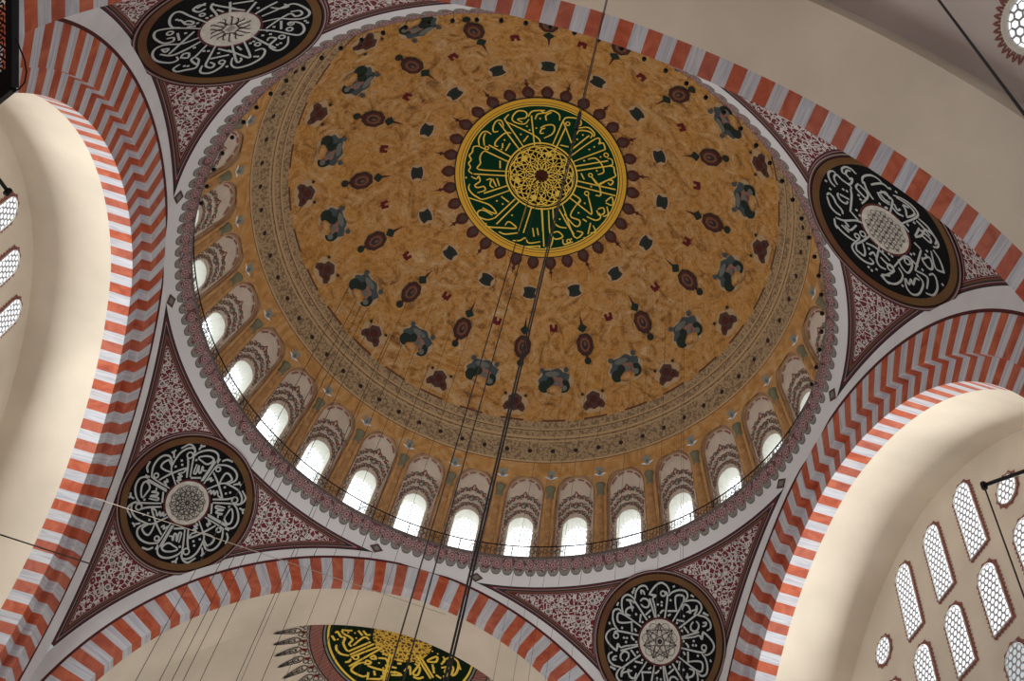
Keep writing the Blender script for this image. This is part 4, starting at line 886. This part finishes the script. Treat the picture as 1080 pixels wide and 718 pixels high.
for side in (1, -1):
    for y in (-2.27, -.08, 2.1): side_window(idx, side, y, -6.12, -3.55, .50); idx += 1
    for y in (-4.37, 4.33): side_window(idx, side, y, -5.33, 0, .50, circle=True); idx += 1
    for y in (-4.4, -2.22, -.06, 2.1, 4.25): side_window(idx, side, y, -9.32, -7.35, .50); idx += 1
    if side == 1:
        for y in (-2.3, 0.0): side_window(idx, side, y, -12.9, -10.65, .52, 'pane_dim'); idx += 1

# round windows of the semi-domes
def round_window(idx, C_, P_, r, R_):
    root = bpy.data.objects.new('window_%d' % idx, None); COL.objects.link(root); root['kind'] = 'structure'
    f = azimuthal(C_, R_, P_)
    b = Bag(); n = 40
    b.add([f(r * .80 * math.cos(t), r * .80 * math.sin(t), .02) for t in np.linspace(0, 2 * PI, n, endpoint=False)], [tuple(range(n))]); b.build('pane', 'pane_side', root)
    V = []
    for rr_, of in ((.80, .02), (.88, .10), (1.0, .10), (1.04, .0)):
        V.append([f(r * rr_ * math.cos(t), r * rr_ * math.sin(t), of) for t in np.linspace(0, 2 * PI, n, endpoint=False)])
    V, F = grid(np.array(V), True); mesh_obj('plaster_ring', V, F, 'reveal', root, smooth=True)
    lb = Bag(); hex_lattice(lambda x, y: math.hypot(x, y) < r * .78, -r * .75, r * .75, -r * .75, r * .75, .23, .035, lambda x, y: f(x, y, .05), lb); lb.build('lattice', 'lattice', root)
    b = Bag(); q = []
    for i in range(34 * 6 + 1):
        t = 2 * PI * i / (34 * 6); rr_ = r * 1.12 + (.16 if i % 6 == 3 else (.10 if i % 6 in (2, 4) else .0)) ; q.append(np.array([rr_ * math.cos(t), rr_ * math.sin(t)]))
    ribbon(b, f, q, .045, .02, taper=False)
    q2 = [v_ * .93 for v_ in q]; ribbon(b, f, q2, .035, .02, taper=False)
    b.build('scalloped_border', 'red_border', root)
def on_semi(p, s): c = np.array([0, s * SY, SZ]); v = np.array(p) - c; return c, c + v / np.linalg.norm(v) * SR
c_, p_ = on_semi((10.02, -18.17, -5.92), -1); round_window(idx, c_, p_, .80, SR); idx += 1
dd_ = ray(164, 748); oo_ = CAM - np.array([0, SY, SZ]); bb_ = oo_ @ dd_; tt_ = -bb_ + math.sqrt(bb_ * bb_ - oo_ @ oo_ + SR * SR)
c_, p_ = on_semi(tuple(CAM + dd_ * tt_), 1); round_window(idx, c_, p_, .72, SR); idx += 1

# ================================================================= CABLES
def cable(name, label, pts, r, mat='wire', group=None, cat='cable', parts=False):
    b = Bag(); b.add(*tube(pts, r, 6)); o = b.build(name, mat, None, True); return tag(o, label, cat, group)
for x, y in ((-.30, .05), (.12, .30)):
    cable('suspension_cable', 'one of two dark cables hanging side by side from the crown of the dome', [(x * .5, y * .5, 15.86), (x, y, 14.6), (x, y, -26)], .026, group='pair of cables from the dome crown')
d = ray(640, 0); h = d[:2] / np.linalg.norm(d[:2]); q = CAM[:2] + h * 5.2
main = thing('chandelier_cable', 'thickest dark cable crossing the dome from top centre to bottom', 'cable')
tcab = Bag(); zt = SZ + math.sqrt(SR ** 2 - q[0] ** 2 - (q[1] + SY) ** 2)
for dx in (-.010, .010): tcab.add(*tube([(q[0] + dx, q[1], zt + .05), (q[0] + dx, q[1], -30.5)], .0085, 6))
tcab.build('twin_strand', 'wire', main)
dr_ = ray(608, 128); zc_ = CAM[2] + 5.2 * dr_[2] / np.linalg.norm(dr_[:2])
cl = Bag(); cl.add(*tube([(q[0], q[1], zc_ - .3), (q[0], q[1], zc_ + .3)], .028, 8)); cl.build('clamp', 'black', main)

def thin(px, R_, r=.012, yy=718):
    d = ray(px, yy); o = CAM[:2]; dd = d[:2] / np.linalg.norm(d[:2]); b_ = o @ dd; c_ = o @ o - R_ * R_; disc = b_ * b_ - c_
    if disc < 0: return
    t = -b_ + math.sqrt(disc); p = o + dd * t; z = DC[2] + math.sqrt(max(DR ** 2 - p @ p, 0)) 
    cable('hanging_wire', 'thin dark wire hanging straight down from the dome', [(p[0], p[1], z - .02), (p[0], p[1], -27)], r, group='thin wires hanging from the dome')
for px in (143, 168, 181, 193, 211, 249, 276, 330): thin(px, 10.6, .013)
for px in (254, 300, 345, 375): thin(px, 8.6, .009)
for px in (520, 541, 557, 575, 600, 640, 690, 720): thin(px, 9.6, .0065)
for px, yy in ((880, 400), (850, 380), (800, 330), (760, 420), (690, 240), (720, 240)): thin(px, 7.5, .004, yy)

# long wire close to the right window wall and its twin at top right
d = ray(990, 0); h = d[:2] / np.linalg.norm(d[:2]); q = CAM[:2] + h * 3.6
cable('near_cable', 'dark cable crossing the top right corner over bare plaster', [(q[0], q[1], -3.0), (q[0], q[1], -30.8)], .013)
# brackets that carry lamps in front of the two window walls
for side in (1, -1):
    lab = 'black bracket arm with hanging wire in front of the right window wall' if side > 0 else 'tip of black bracket arm at the left edge beside a window'
    t = thing('lamp_bracket', lab, 'bracket')
    tip = np.array([side * 12.25, -8.96, -12.07]); end = np.array([side * 14.6, -11.75, -12.07])
    b = Bag(); b.add(*tube([tip, end], .05, 8)); b.build('arm', 'black', t, True)
    b = Bag(); b.add(*tube([tip - np.array([0, 0, .1]), tip + np.array([0, 0, .08])], .075, 8)); b.build('end_cap', 'black', t, True)
    if side > 0:
        b = Bag(); b.add(*tube([tip, tip - np.array([0, 0, 16.0])], .02, 6)); b.build('wire', 'wire', t, True)

# pale wires stretched across the lower left
def seg(name, label, a, da, c, dc, r, mat):
    cable(name, label, [CAM + ray(*a) * da, CAM + ray((a[0] + c[0]) / 2, (a[1] + c[1]) / 2) * (da + dc) / 2, CAM + ray(*c) * dc], r, mat)
seg('stay_wire', 'pale wire slanting across the lower left roundel and the lower arch', (100, 525), 33, (470, 648), 31, .012, 'wire_light')
seg('stay_wire', 'dark wire running in from the left edge over the striped arch', (-5, 562), 30, (100, 596), 34, .022, 'wire')

# black fretwork panel at the top left edge, hanging close to the camera
fret = thing('fretwork_panel', 'black pierced metal panel hanging at the top left edge of the picture', 'panel')
D_ = 7.0
pA = CAM + ray(13, -40) * D_; pB = CAM + ray(13, 92) * D_; pC = CAM + ray(-45, 138) * (D_ + .3); pD = pC + (pA - pB)
up_ = pA - pB; ac = pC - pB; nn = np.cross(up_, ac); nn /= np.linalg.norm(nn)
L1 = np.linalg.norm(up_); L2 = np.linalg.norm(ac)
b = Bag()
for a_, c_ in ((pA, pB), (pB, pC), (pC, pD), (pD, pA)):
    m_ = (a_ + c_) / 2; v_ = (c_ - a_) / 2; w_ = np.cross(nn, v_ / np.linalg.norm(v_)); b.box(m_, v_, w_ * .022, nn * .03)
b.box((pB + pC) / 2 + up_ / L1 * .06, ac / 2, up_ / L1 * .07, nn * .025)
b.build('frame', 'black', fret)
b = Bag(); fr = lambda x, y, off=0.0: pB + ac / L2 * x + up_ / L1 * y
nx_ = int(L2 / .07); ny_ = int(L1 / .07)
for i in range(nx_):
    for j in range(ny_):
        cx = (i + .5) * .07; cy = .13 + (j + .5) * .07
        if cy > L1: continue
        ribbon(b, fr, circle_pts(cx, cy, .027, 8), .014, 0, taper=False)
        ribbon(b, fr, [np.array([cx - .035, cy - .035]), np.array([cx + .035, cy + .035])], .012, 0, taper=False)
b.build('pierced_pattern', 'black', fret)
pts = [CAM + ray(*q) * (D_ - .05) for q in [(17, 40), (21, 51), (26, 63), (28, 76), (26, 87), (20, 94), (13, 97)]]
b = Bag(); b.add(*tube(pts, .005, 6)); b.build('cable_loop', 'black', fret, True)

# piers below the pendentives
for sx in (-1, 1):
    for sy in (-1, 1):
        nm = {(-1, 1): 'wall_pier_southwest', (1, 1): 'wall_pier_southeast', (1, -1): 'wall_pier_northeast', (-1, -1): 'wall_pier_northwest'}[(sx, sy)]
        b = Bag(); b.box((sx * 13.6, sy * 13.6, -17.2), (.55, 0, 0), (0, .55, 0), (0, 0, 3.2)); structure(b.build(nm, 'white_band'))
